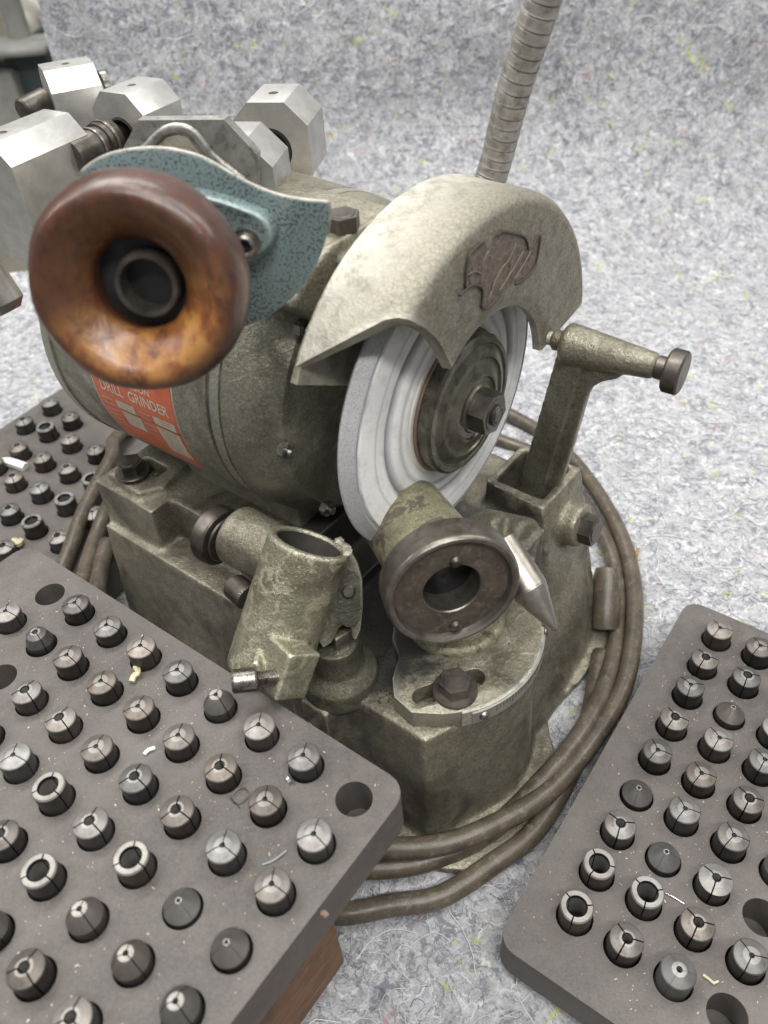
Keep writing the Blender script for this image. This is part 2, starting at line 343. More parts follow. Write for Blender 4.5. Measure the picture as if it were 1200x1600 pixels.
def wheel_mat():
    s = NT('white_abrasive_wheel'); sp = s.n.new('ShaderNodeSeparateXYZ'); s.l.new(s.co, sp.inputs[0])
    rr = s.math('SQRT', s.math('ADD', s.math('MULTIPLY', sp.outputs[0], sp.outputs[0]), s.math('MULTIPLY', sp.outputs[1], sp.outputs[1])))
    grain = s.noise(2.2, 3, .8); gr2 = s.noise(.15, 4, .6)
    rw = s.math('ADD', rr, s.mapr(s.noise(.06, 3), 0, 1, -1.2, 1.2))
    cb = s.n.new('ShaderNodeCombineXYZ'); s.l.new(rw, cb.inputs[0]); st = s.noise(.5, 4, .6, 0, cb.outputs[0])
    c = s.mix(s.mapr(st, .5, .7, 0, .22), (.86, .86, .85), (.6, .6, .59))
    rim = s.mapr(rw, 58.6, 60, 0, .55); c = s.mix(rim, c, (.24, .24, .25))
    for r0, wd, kk in ((58.8, 1.3, .92), (49.5, .8, .35), (42.8, 3.0, .82), (35.5, 1.6, .45)):
        d = s.math('ABSOLUTE', s.math('SUBTRACT', rw, r0)); c = s.mix(s.mapr(d, 0, wd, kk, 0), c, (.14, .14, .16))
    c = s.mix(s.mapr(rw, 33, 29.5, 0, .6), c, (.4, .36, .29))
    c = s.mix(s.mix(rim, s.mapr(grain, .55, .72, 0, .4), s.mapr(grain, .47, .6, 0, .9)), c, (.1, .1, .12)); c = s.mix(s.mapr(gr2, .5, .7, 0, .3), c, (.4, .39, .36))
    return s.out(c, .75, 0, s.bump(grain, .25))
M_['wheel'] = wheel_mat()
def felt_mat():
    s = NT('recycled_grey_felt')
    w1 = s.warp(.09, 14); w2 = s.warp(.25, 7)
    n1 = s.noise(.05, 6, .7, .6); n2 = s.noise(.2, 6, .75, 1.2, w1); n3 = s.noise(1.3, 5, .8, .6)
    c = s.ramp(n2, (.3, (.15, .16, .18)), (.4, (.27, .275, .3)), (.5, (.45, .455, .48)), (.64, (.68, .68, .7)))
    c = s.mix(s.mapr(n3, .4, .68, 0, .6), c, (.58, .58, .6)); c = s.mix(s.mapr(n3, .45, .3, 0, .55), c, (.12, .13, .16))
    c = s.mix(s.mapr(n1, .5, .68, 0, .4), c, (.3, .31, .34))
    for sc, wv, lo, col, am in ((.045, w1, .012, (.88, .88, .88), .95), (.07, w1, .018, (.84, .84, .84), .9), (.12, w2, .014, (.78, .78, .8), .8), (.05, w2, .013, (.07, .085, .13), .8), (.2, w1, .02, (.7, .7, .72), .6)):
        e = s.vor(sc, 'DISTANCE_TO_EDGE', wv); k = s.math('MULTIPLY', s.mapr(e, 0, lo*2, am, 0), s.mapr(s.noise(sc*1.9, 2), .45, .6, 0, 1)); c = s.mix(k, c, col)
    for sd, col, th in ((.031, (.6, .66, .12), .63), (.043, (.6, .22, .2), .655), (.038, (.12, .2, .42), .68), (.053, (.62, .36, .22), .675), (.026, (.4, .2, .3), .7)):
        off = s.n.new('ShaderNodeVectorMath'); s.l.new(w2, off.inputs[0]); off.inputs[1].default_value = (sd*9000, sd*3100, 50)
        k = s.noise(sd*1.15, 4, .72, 1.8, off.outputs[0]); c = s.mix(s.mapr(k, th, th+.035, 0, .75), c, col)
    dk = s.noise(.085, 5, .75, 1.8, w2); c = s.mix(s.mapr(dk, .53, .59, 0, .8), c, (.17, .18, .22)); c = s.mix(s.mapr(s.noise(.06, 4, .7, 1, w1), .55, .64, 0, .55), c, (.24, .25, .28)); c = s.mix(s.mapr(dk, .43, .33, 0, .5), c, (.74, .74, .75))
    h = s.math('ADD', s.math('MULTIPLY', n2, 1.6), n3)
    return s.out(c, .95, 0, s.bump(h, 1.1, .9), spec=.15, Sheen_Weight=.25)
M_['felt'] = felt_mat()
def plain(name, col, rough=.6, metal=0, var=.25, sc=.2):
    s = NT(name); n = s.noise(sc, 5, .65); c = s.mix(s.mapr(n, .35, .65, 0, 1), col, tuple(x*(1-var) for x in col)); return s.out(c, rough, metal, s.bump(s.noise(1.5, 3), .05))
M_['dark_bore'] = plain('shaded_bore', (.05, .046, .04), .6, .2)  # near-black colour stands in for shade inside the tube mouth
M_['orange'] = plain('orange_printed_label', (.6, .115, .035), .42, 0, .25, .15)
M_['cream'] = plain('label_cream_print', (.55, .47, .36), .5, 0, .3, .5)
M_['print_dark'] = plain('faded_print', (.34, .25, .17), .5)
M_['cream2'] = plain('label_letters', (.66, .55, .42), .5, 0, .2, .9)
M_['fibre_w'] = plain('white_fibre', (.68, .68, .68), .9, 0, .1); M_['fibre_g'] = plain('grey_fibre', (.3, .31, .34), .9)
M_['fibre_d'] = plain('dark_fibre', (.08, .09, .12), .9); M_['fibre_y'] = plain('yellow_fibre', (.55, .62, .12), .9); M_['fibre_r'] = plain('red_fibre', (.5, .12, .1), .9); M_['fibre_b'] = plain('blue_fibre', (.08, .16, .4), .9)
M_['residue'] = hammered('old_glue_residue', (.115, .088, .07), (.062, .046, .038), (.2, .165, .12), metal=.1, cell=.3, gr=.1, rough=(.4, .6), hs=2)
M_['scratch'] = plain('scratched_glue', (.2, .165, .12), .5)
M_['black2'] = plain('dark_glue', (.06, .045, .038), .5)
M_['scale'] = steel('engraved_scale_metal', (.5, .49, .46), (.36, .35, .32), (.3, .45), .7)
M_['copper'] = plain('copper_washer', (.24, .17, .12), .6, .3)
M_['centre'] = steel('polished_centre_steel', (.42, .39, .35), (.26, .235, .205), (.34, .46), .95)
M_['steel_bar'] = steel('dull_bar_steel', (.3, .285, .26), (.2, .185, .165), (.35, .5), .8)
M_['dust'] = plain('black_grinding_dust', (.035, .034, .033), .95, 0, .4, .6)
M_['concrete'] = plain('shop_floor', (.36, .34, .28), .8, 0, .25, .004); M_['shopwall'] = plain('shop_wall', (.55, .52, .4), .8, 0, .15, .003)
M_['machgrey'] = plain('far_machine_enamel', (.25, .25, .23), .6, 0, .4, .02); M_['machdark'] = plain('far_dark_enamel', (.06, .08, .09), .5)
M_['rag'] = plain('pale_cloth', (.6, .58, .5), .9, 0, .2, .02); M_['crumb'] = plain('yellowish_plastic', (.6, .55, .36), .5); M_['chip'] = plain('bright_metal_chip', (.7, .69, .66), .3, .9)
M_['white'] = plain('white_paper', (.78, .78, .76), .6, 0, .08)
I4 = Matrix.Identity(4)

# ================================================================== SETTING
def vnoise(x, y, sc, seed):
    g = np.random.default_rng(seed).random((64, 64)); x = x/sc+1000; y = y/sc+1000
    xi = np.floor(x).astype(int); yi = np.floor(y).astype(int); fx = x-xi; fy = y-yi; fx = fx*fx*(3-2*fx); fy = fy*fy*(3-2*fy)
    q = lambda i, j: g[i % 64, j % 64]
    return (q(xi, yi)*(1-fx)+q(xi+1, yi)*fx)*(1-fy)+(q(xi, yi+1)*(1-fx)+q(xi+1, yi+1)*fx)*fy-.5
YB, RC = 640., 150.          # where the felt starts to rise, and its bend radius
def felt_point(x, s):
    """x across, s along the sheet from y=-150 outwards; arrays"""
    y = np.where(s < YB, s, 0.); t = np.clip((s-YB)/RC, 0, math.pi/2*.97)
    ext = np.maximum(s-YB-RC*math.pi/2*.97, 0); a = math.pi/2*.97
    yy = np.where(s < YB, s, YB+RC*np.sin(t)+ext*math.cos(a)); zz = np.where(s < YB, 0, RC*(1-np.cos(t))+ext*math.sin(a))
    ny = -np.sin(t); nz = np.cos(t)
    far = np.clip((s-330)/250, 0, 1)
    d = vnoise(x, s, 170, 1)*46*far*np.clip((x+60)/160, 0, 1)+vnoise(x+s*.4, s, 70, 5)*9*far+vnoise(x, s, 22, 2)*1.6+vnoise(x, s, 7, 3)*1.0+vnoise(x, s, 3.2, 4)*.7
    flat = (s < YB)
    d = d - .9
    return x, yy+ny*d, zz+nz*d
def felt_sheet():
    xs = np.arange(-560, 760, 3.0); ss = np.arange(60, 1500, 3.0)
    X, S = np.meshgrid(xs, ss); x, y, z = felt_point(X, S)
    z = np.where(S < 600, np.minimum(z, np.where(S < 420, .4, 40)), z)
    n, m = X.shape; V = np.stack([x, y, z], -1).reshape(-1, 3)*.001
    i = np.arange(n*m).reshape(n, m); Fq = np.stack([i[:-1, :-1], i[:-1, 1:], i[1:, 1:], i[1:, :-1]], -1)
    edge = -258+vnoise(S, S*0, 60, 9)*8
    keep = ~((X[:-1, :-1] < edge[:-1, :-1]) & (S[:-1, :-1] > 735)); Fq = Fq[keep]
    me = bpy.data.meshes.new('felt'); me.from_pydata(V.tolist(), [], Fq.tolist()); me.materials.append(M_['felt'])
    me.polygons.foreach_set('use_smooth', [True]*len(me.polygons)); me.update()
    o = link('felt_cloth_ground', me, I4, None); tag(o, kind='structure')
felt_sheet()
def fibres(name, mat, count, lmin, lmax, rad, seed, lab):
    r = np.random.default_rng(seed); V = []; Fc = []; ns = 7
    x = r.uniform(-420, 560, count*3); s = r.uniform(90, 1250, count*3)
    ok = ~((x < -250) & (s > 720)); x = x[ok][:count]; s = s[ok][:count]; count = len(x)
    th = r.uniform(0, 2*np.pi, count); L = r.uniform(lmin, lmax, count); cv = r.normal(0, 1.3, count)
    P = []
    for k in range(ns):
        P.append((x.copy(), s.copy())); x = x+np.cos(th)*L/ns; s = s+np.sin(th)*L/ns; th = th+cv/ns*1.6+r.normal(0, .3, count)
    C3 = []
    for k, (a, b) in enumerate(P):
        X_, Y_, Z_ = felt_point(a, b); t = np.clip((b-YB)/RC, 0, math.pi/2*.97); lift = .35+.9*math.sin(math.pi*k/(ns-1))*r.random(count)
        Z0 = np.where(b < 420, np.minimum(Z_, .4), Z_)
        C3.append(np.stack([X_, Y_-np.sin(t)*lift, Z0+np.cos(t)*lift], -1))
    C3 = np.stack(C3, 1)
    D = np.gradient(C3, axis=1); D /= np.linalg.norm(D, axis=2, keepdims=True)+1e-9
    up = np.zeros_like(D); up[..., 2] = 1; up[..., 1] = -.5; s1 = np.cross(D, up); s1 /= np.linalg.norm(s1, axis=2, keepdims=True)+1e-9; s2 = np.cross(s1, D)
    rr = rad*(.6+.8*r.random(count))[:, None, None]
    ring = [C3+s1*rr, C3-s1*rr*.5+s2*rr*.87, C3-s1*rr*.5-s2*rr*.87]
    V = np.stack(ring, 2).reshape(-1, 3)*.001
    base = (np.arange(count)*ns*3)[:, None, None]; k = (np.arange(ns-1)*3)[None, :, None]; j = np.arange(3)[None, None, :]; j2 = (j+1) % 3
    Fq = np.stack([base+k+j, base+k+j2, base+k+3+j2, base+k+3+j], -1).reshape(-1, 4)
    me = bpy.data.meshes.new(name); me.from_pydata(V.tolist(), [], Fq.tolist()); me.materials.append(mat)
    me.polygons.foreach_set('use_smooth', [True]*len(me.polygons)); me.update()
    tag(link(name, me, I4, None), lab, 'fibres', kind='stuff')
fibres('white_fibres', M_['fibre_w'], 11000, 5, 26, .16, 21, 'short curly white fibres matted all over the grey felt')
fibres('long_white_fibres', M_['fibre_w'], 1500, 20, 46, .24, 31, 'long curly white threads lying loose on the felt')
fibres('grey_fibres', M_['fibre_g'], 8000, 4, 16, .16, 22, 'short grey fibres matted into the felt')
fibres('dark_fibres', M_['fibre_d'], 3000, 3, 12, .11, 23, 'dark navy and black fibres caught in the felt')
fibres('yellow_fibres', M_['fibre_y'], 420, 4, 14, .3, 24, 'scattered lime yellow threads in the felt')
fibres('red_fibres', M_['fibre_r'], 260, 3, 10, .2, 25, 'scattered red threads in the felt')
fibres('blue_fibres', M_['fibre_b'], 240, 4, 12, .22, 26, 'scattered blue threads in the felt')

# shop beyond the felt, upper left
b = bmesh.new(); bmesh.ops.create_grid(b, x_segments=1, y_segments=1, size=1); b.transform(Matrix.Translation((0, 1500, -520)) @ Matrix.Diagonal((4000, 4000, 1, 1)))
tag(build('shop_floor', b, M_['concrete']), kind='structure')
b = box((0, 3600, 700), (7000, 60, 2600)); tag(build('shop_wall', b, M_['shopwall']), kind='structure')
t = thing('workbench', 'wooden bench top carrying the felt, seen past its left edge', 'bench', Matrix.Translation((0, 500, -30)))
b = box((60, 380, -18), (1260, 790, 22), b=2); build('bench_top', b, M_['wood'], t)
for x in (-500, 600):
    for y in (60, 700): build('leg', box((x, y, -275), (50, 50, 488), b=2), M_['wood'], t)
def far(u, v, y): # a point at world y
    return onpl(u, v, Vector((0, 1, 0)), y)
t = thing('drill_press', 'out of focus grey machine stand beyond the upper left corner of the felt', 'machine', Matrix.Translation(far(20, 150, 1300)*1))
p = far(20, 20, 1320); build('column', cyl(15, p.z-420, p.z+260, Matrix.Translation((p.x, p.y, 0))), M_['machgrey'], t)
p = far(28, 72, 1290); build('table', box((p.x-10, p.y, p.z), (120, 90, 10), b=4), M_['machgrey'], t)
p = far(45, 110, 1280); build('cabinet', box((p.x, p.y+30, p.z-90), (60, 60, 230), b=4), M_['machdark'], t)
p = far(2, 130, 1260); build('housing', box((p.x-20, p.y+40, p.z-110), (80, 80, 250), b=10), M_['machgrey'], t)
p = far(50, 32, 1500)
b = bmesh.new(); bmesh.ops.create_icosphere(b, subdivisions=4, radius=46)
for v in b.verts: v.co *= 1+.25*math.sin(v.co.x*.09+v.co.z*.13)*math.cos(v.co.y*.11)
b.transform(Matrix.Translation(p) @ Matrix.Diagonal((.8, .8, 1, 1))); tag(build('rag_bundle', b, M_['rag'], M=Matrix.Translation(p)), 'pale round bundle of cloth blurred behind the grey stand', 'rag')
b = tube(spline([far(48, 62, 1400), far(60, 52, 1400), far(75, 42, 1400), far(88, 34, 1400)]), 5); tag(build('hanging_cable', b, M_['machdark'], M=Matrix.Translation(far(60, 52, 1400))), 'thin dark cable blurred beside the felt edge', 'cable')
p = far(74, 92, 1350); b = box((p.x, p.y, p.z), (40, 40, 34), b=5); tag(build('green_canister', b, plain('green_plastic', (.12, .24, .16)), M=Matrix.Translation(p)), 'small green box blurred beside the left felt edge', 'box')

# ================================================================== COLLET BLOCKS
PITCH = 20.0
def gridframe(e1, e2, n, o):
    m = Matrix((Vector(e1), Vector(e2).normalized(), Vector(e1).cross(Vector(e2)))).transposed().to_4x4(); m.translation = Vector(o); return m
# each frame: x along e1, y along e2, z up
n = Vector((-.01412, .01434, .9998)).normalized()
e2 = Vector((-.77224, .63501, -.02002)).normalized(); e1 = n.cross(e2); e1 = e1 if e1.x < 0 else -e1
FL = Matrix((e1, e2, n)).transposed().to_4x4(); FL.translation = Vector((-16.82, 134.52, 109.66)); PLa, PLb = 19.17, 20.83
nR = Vector((.00942, -.00956, .99991)).normalized(); r2 = Vector((-.61838, -.78588, -.00169)).normalized(); r1 = Vector((.78583, -.6183, -.01331)).normalized()
FR = Matrix((r1, r2, nR)).transposed().to_4x4(); FR.translation = Vector((162.48, 250.67, 25.84)); PRa, PRb = 19.79, 20.2
def rrect(x0, y0, x1, y1, r, k=5):
    P = []
    for cx, cy, a in ((x1-r, y1-r, 0), (x0+r, y1-r, 90), (x0+r, y0+r, 180), (x1-r, y0+r, 270)):
        for i in range(k+1): t = R(a+90*i/k); P.append((cx+r*math.cos(t), cy+r*math.sin(t)))
    return P
def block(name, label, Fm, rect, th, holes, r, depth, hr=7.25, cr=8):
    flip = Fm.to_3x3().determinant() < 0
    poly = rrect(*rect, cr)
    b = prism(poly, -th, 0, b=1.6, seg=3)
    for x, y in holes: pass
    c = bmesh.new()
    for x, y in holes: c = cyl(hr, -depth, 5, Matrix.Translation((x, y, 0)), c, 28, .01)
    b = cutout(b, c); b.transform(Fm)
    cx, cy = (rect[0]+rect[2])/2, (rect[1]+rect[3])/2; M = Fm.copy() if not flip else Matrix.Translation(Fm @ Vector((0, 0, 0))); 
    o = build(name, b, M_['board'], M=Matrix.Translation(Fm @ Vector((cx, cy, -th))), angle=40); tag(o, label, 'collet block', 'drilled collet blocks'); return o
def sector_mesh(name, outer, inner, oi, ii, slit=.55, n=3, seg=9, mats=None):
    """split collet: n jaws with real gaps; outer and inner are (r, h) paths from bottom up"""
    b = bmesh.new()
    prof = outer + inner[::-1]; idx = oi + [2] + ii + [0]
    for k in range(n):
        rings = []; ctr = 360/n*(k+.5)
        for q in range(seg+1):
            row = []
            for r, h in prof:
                hw = 180/n - math.degrees(math.asin(min(.9, slit/2/max(r, .4)))); t = R(ctr-hw+2*hw*q/seg); row.append(b.verts.new((r*math.cos(t), r*math.sin(t), h)))
            rings.append(row)
        m = len(prof)
        for a, c in zip(rings, rings[1:]):
            for i in range(m):
                f = b.faces.new((a[i], c[i], c[(i+1) % m], a[(i+1) % m])); f.material_index = idx[i]
        b.faces.new(rings[0]); b.faces.new(rings[-1][::-1])
    # dark plug deep inside so the bore ends in the block
    bmesh.ops.recalc_face_normals(b, faces=b.faces)
    me = bpy.data.meshes.new(name); b.to_mesh(me); b.free(); finish(me, [M_['c_side'], M_['c_cone'], M_['c_ring'], M_['c_grey'], M_['black']], 25); return me
RO = 6.35
def mk(kind):
    B0 = -13
    if kind == 'W':   # wide bore, flat annular top
        return sector_mesh('collet', [(RO-.1, B0), (RO, 0), (RO, 9.6), (RO-.5, 10.3)], [(3.9, B0), (3.9, 8.5), (4.1, 10.3)], [0, 0, 2], [4, 2])
    if kind == 'M':   # medium bore with shallow cone and bright lip
        return sector_mesh('collet', [(RO-.1, B0), (RO, 0), (RO, 7.9), (RO-.3, 8.3), (3.0, 9.6), (2.8, 9.65)], [(1.85, B0), (1.85, 9.0), (2.05, 9.65)], [0, 0, 1, 1, 2], [4, 2])
    if kind == 'S':   # small bore with broad flat lip
        return sector_mesh('collet', [(RO-.1, B0), (RO, 0), (RO, 8.3), (RO-.35, 8.7), (3.1, 9.6), (2.9, 9.65)], [(.8, B0), (.8, 9.2), (1.0, 9.65)], [0, 0, 1, 1, 2], [4, 2], slit=.4)
    if kind == 'T':   # steep dark cone and bright lip
        return sector_mesh('collet', [(RO-.1, B0), (RO, 0), (RO, 5.4), (2.75, 11), (2.6, 11.1)], [(.8, B0), (.8, 10.8), (.95, 11.1)], [0, 0, 3, 2], [4, 2], slit=.35)
    if kind == 'P':   # low pointed cap, slit nearly closed
        return sector_mesh('collet', [(RO-.1, B0), (RO, 0), (RO, 2.6), (1.25, 7.6), (1.1, 7.7)], [(.55, B0), (.55, 7.2), (.7, 7.7)], [0, 0, 3, 2], [4, 2], slit=.12)
    if kind == 'N':   # narrow stepped nose
        return sector_mesh('collet', [(RO-.3, B0), (RO-.3, 0), (RO-.3, 3.5), (4.4, 8.2), (2.3, 9.6), (2.2, 9.65)], [(1.1, B0), (1.1, 9.2), (1.3, 9.65)], [0, 0, 1, 1, 2], [4, 2], slit=.35)
    if kind == 'D':   # tall drab body with bare copper grey lip
        return sector_mesh('collet', [(RO-.1, B0), (RO, 0), (RO, 9), (RO-.3, 9.4), (2.7, 11.0), (2.55, 11.05)], [(1.05, B0), (1.05, 10.6), (1.15, 11.05)], [3, 3, 3, 3, 2], [4, 2], slit=.1)
    if kind == 'K':   # worn golden face
        return sector_mesh('collet', [(RO-.1, B0), (RO, 0), (RO, 7.6), (2.9, 9.3), (2.75, 9.35)], [(1.6, B0), (1.6, 8.9), (1.75, 9.35)], [0, 0, 2, 2], [4, 2])
KM = {k: mk(k) for k in 'WMSTPNDK'}
SL = {'W': 'wide-bore', 'M': 'medium-bore', 'S': 'small-bore'}
LOOK = {'W': 'wide-bore flat-rimmed collet', 'M': 'medium-bore shallow-coned collet', 'S': 'small-bore pale-lipped collet', 'T': 'steep dark-coned collet',
        'P': 'low pointed dark collet', 'N': 'slim narrow-nosed collet', 'D': 'tall drab round-lipped collet', 'K': 'light-faced worn collet'}
ORD = ['first', 'second', 'third', 'fourth', 'fifth', 'sixth', 'seventh', 'eighth', 'ninth', 'tenth']
def collet(kind, M, label, group, ang=None, dh=0, sc=1):
    ang = random.uniform(0, 120) if ang is None else ang
    tl = random.uniform(0, 2.2); ta = random.uniform(0, 360)
    Mx = M @ Matrix.Translation((0, 0, dh)) @ Matrix.Rotation(R(ta), 4, 'Z') @ Matrix.Rotation(R(tl), 4, 'X') @ Matrix.Rotation(R(ang-ta), 4, 'Z')
    o = link('collet', KM[kind], Mx @ Matrix.Scale(sc, 4), None); tag(o, label, 'collet', group); return o
# left block, raised on a piece of wood.  rows run along the edge beside the grinder
LR = {0: '.SSTSSSS.', 1: 'SSMSSSSNS', 2: 'SSMMSMM.S', 3: 'PPWMWSSM', 4: 'TTTWMSW', 5: '.MMTSM', 6: 'SMTW'}
holes = []; items = []
for i, row in LR.items():
    for j, k in enumerate(row):
        if i == 5 and j == 0 or (i >= 5 and j == 0): continue
        holes.append((i*PLa, j*PLb)); items.append((i, j, k))
Lrect = (-.72*PLa, -.62*PLb, 7.2*PLa, 9.75*PLb)
def lo(i, j): return (i*PLa, j*PLb)
block('collet_block', 'dark grey drilled collet block on a wood scrap, overlapping the grinder base on the left', FL, Lrect, 19, holes, 0, 18.2, hr=6.3)
angL = {}
for i, j, k in items:
    if k == '.': continue
    if i > 5 or (i == 5 and j > 3) or (i == 4 and j > 5) or (i == 3 and j > 6) or (i == 2 and j > 7): 
        q = FL @ Vector((i*PLa, j*PLb, 5))
    M = FL.to_3x3().to_4x4(); M = Matrix((FL.to_3x3().col[0], n.cross(FL.to_3x3().col[0]), n)).transposed().to_4x4(); M.translation = FL @ Vector((i*PLa, j*PLb, 0))
    q = (CM.transposed() @ (M.translation-CC)); u, v = 600+F*q.x/q.z, 800+F*q.y/q.z
    if u < -60 or v > 1690: continue
    w_ = 'beside grinder' if i == 0 else ORD[i]+' from grinder'
    collet(k, M, f'{LOOK[k]}, {ORD[j]} from right in left block row {w_}', 'collets in the left block', 92+random.uniform(-14, 14), random.uniform(-1.2, .3), .88)
# wood scrap under it
Mw = FL.copy(); wm = box((0, 0, 0), (1, 1, 1)); wm.free()
b = prism(rrect(1.1*PLa, -.1*PLb, 5.5*PLa, 8*PLb, 2), -88, -19.4, b=1.2); b.transform(FL)
tag(build('wood_block', b, M_['wood'], M=Matrix.Translation(FL @ Vector((3*PLa, 3*PLb, -88))), angle=40), 'orange brown wood scrap propping up the left collet block', 'wood block')
# right block
RRw = {0: 'SMSMSPMWW', 1: 'SMPSSSPWM', 2: 'SSSSMSKMD', 3: 'MSSMST.S.', 4: 'SMSSTSMSP'}
holes = [(i*PRa, j*PRb) for i in RRw for j in range(9)]
block('collet_block', 'grey drilled collet block lying flat on the felt at the lower right', FR, (-1.06*PRa, -.93*PRb, 5.2*PRa, 9.25*PRb), 21, holes, 0, 19.5)
for i, row in RRw.items():
    for j, k in enumerate(row):
        if k == '.': continue
        M = Matrix((r1, nR.cross(r1), nR)).transposed().to_4x4(); M.translation = FR @ Vector((i*PRa, j*PRb, 0))
        q = (CM.transposed() @ (M.translation-CC)); u, v = 600+F*q.x/q.z, 800+F*q.y/q.z
        if u > 1250: continue
        w_ = 'beside cord' if i == 0 else ORD[i]+' from cord'
        collet(k, M, f'{LOOK[k]}, {ORD[8-j]} from bottom in right block row {w_}', 'collets in the right block', 28+random.uniform(-14, 14), random.uniform(-.6, .8))
# far left block, soft behind the motor
BLK = [(76, 627, 'S'), (35, 655, 'M'), (71, 667, 'W'), (108, 649, 'S'), (27, 697, 'M'), (65, 713, 'S'), (107, 684, 'S'), (148, 700, 'S'), (19, 744, 'M'), (60, 761, 'S'), (104, 730, 'M'), (143, 748, 'W'), (12, 794, 'M'), (50, 815, 'W'), (100, 780, 'W'), (90, 836, 'M'), (4, 852, 'M'), (145, 800, 'S'), (0, 690, 'S'), (-12, 720, 'S'), (142, 680, 'S'), (118, 632, 'S')]
pts = [pz(u, v, 34) for u, v, k in BLK]
dx = Vector((13, 19, 0)).normalized(); dy = Vector((-dx.y, dx.x, 0))
FB = Matrix((dx, dy, Z)).transposed().to_4x4(); FB.translation = Vector((0, 0, 25))
loc = [FB.inverted() @ p for p in pts]; keep_ = []
for i_, p in enumerate(loc):
    if all((p-loc[q]).length > 16 for q in keep_): keep_.append(i_)
loc = [loc[i_] for i_ in keep_]; BLK = [BLK[i_] for i_ in keep_]
x1 = max(p.x for p in loc)+26; y0 = min(p.y for p in loc)-34
e = FB.inverted() @ pz(58, 632, 25); e0 = FB.inverted() @ pz(0, 675, 25)
b = block('collet_block', 'blurred drilled collet block on the felt behind the motor at the left', FB, (min(p.x for p in loc)-60, y0, x1, max(e.y, e0.y)), 24, [(p.x, p.y) for p in loc], 0, 14, cr=4)
PLACE = ['topmost, near the felt', 'second down at the left edge', 'just right of the third collet of the left edge', 'below the motor rim', 'beside the white scrap', 'right of the white scrap', 'third along the diagonal to the motor', 'under the label corner of the motor',
         'just below the white scrap', 'centre of the lower half', 'large one left of the cord', 'touching the base corner', 'low at the left frame edge', 'by the yellow crumb', 'left of the thick cord', 'lowest one beside the cord', 'cut by the frame at the bottom left', 'hidden partly behind the cord', 'cut by the frame above the scrap', 'cut by the frame beside the scrap', 'half hidden under the motor', 'peeking out from under the motor']; PLACE = [PLACE[i_] for i_ in keep_]
for p, (u, v, k), pl in zip(loc, BLK, PLACE):
    M = Matrix.Translation(FB @ Vector((p.x, p.y, 0))); collet(k, M, f'{SL[k]} collet in far block, {pl}', 'collets in the far block', dh=random.uniform(-.5, .5))

# debris
def scrap(name, pts, r, mat, lab, cat):
    b = tube(spline(pts, 5), r, seg=6); return tag(build(name, b, mat, M=Matrix.Translation(pts[0])), lab, cat)
def onL(u, v, h=.5): return onpl(u, v, n, n.dot(FL.translation))+n*h
def onR(u, v, h=.5): return onpl(u, v, nR, nR.dot(FR.translation))+nR*h
scrap('plastic_crumb', [onL(207, 1068, 1), onL(211, 1060, 1.4), onL(217, 1056, 1.6), onL(216, 1048, 1.2), onL(212, 1045, 1)], 1.2, M_['crumb'], 'curled yellowish crumb beside a collet on the left block', 'crumb')
scrap('metal_shaving', [onL(362, 1243, .4), onL(372, 1234, .6), onL(384, 1234, .8), onL(388, 1243, .6), onL(380, 1254, .5), onL(367, 1256, .5), onL(360, 1247, .4), onL(375, 1263, .4)], .22, M_['steel_dark'], 'thin curled metal shaving in the middle of the left block', 'shaving')
scrap('thread', [onL(410, 1352, .4), onL(425, 1347, .5), onL(436, 1340, .6), onL(448, 1330, .4)], .3, M_['fibre_g'], 'short blue grey thread lying on the left block', 'thread')
scrap('plastic_crumb', [onL(226, 1180, .6), onL(233, 1174, .8), onL(243, 1170, .6)], .7, M_['white'], 'small white crumb left of a collet on the left block', 'crumb')
scrap('plastic_crumb', [onL(450, 1213, .5), onL(452, 1219, 1), onL(455, 1223, .6)], 1.1, M_['chip'], 'glinting grey crumb stuck by the end collet of the left block', 'crumb')
scrap('plastic_crumb', [onL(504, 1428, .5), onL(508, 1430, 1), onL(511, 1433, .6)], .9, M_['copper'], 'tiny brown fleck beside a low pointed collet', 'crumb')
scrap('metal_shaving', [onR(1039, 1396, .5), onR(1052, 1403, .8), onR(1069, 1413, .5)], .3, M_['chip'], 'straight bright shaving between two collets on the right block', 'shaving')
scrap('wood_splinter', [onR(1098, 1524, .5), onR(1106, 1530, .7), onR(1116, 1538, .5)], .5, M_['crumb'], 'yellow splinter in front of a collet on the right block', 'splinter')
scrap('wood_splinter', [onR(1115, 1537, .5), onR(1122, 1534, .6)], .4, M_['crumb'], 'tiny pale splinter end touching the yellow splinter', 'splinter')
scrap('paper_scrap', [pz(0, 722, 27), pz(15, 722, 28), pz(40, 730, 27)], 3.2, M_['white'], 'white torn paper scrap on the blurred far block', 'paper')
scrap('plastic_crumb', [pz(22, 845, 27), pz(28, 850, 28), pz(33, 845, 27)], 2.2, M_['crumb'], 'cream crumb between collets of the far block', 'crumb')
scrap('straw', [pz(990, 892, 3), pz(994, 872, 10), pz(997, 856, 14)], 1.2, plain('straw', (.35, .25, .1)), 'short straw sticking up from the felt beside the cord', 'straw')
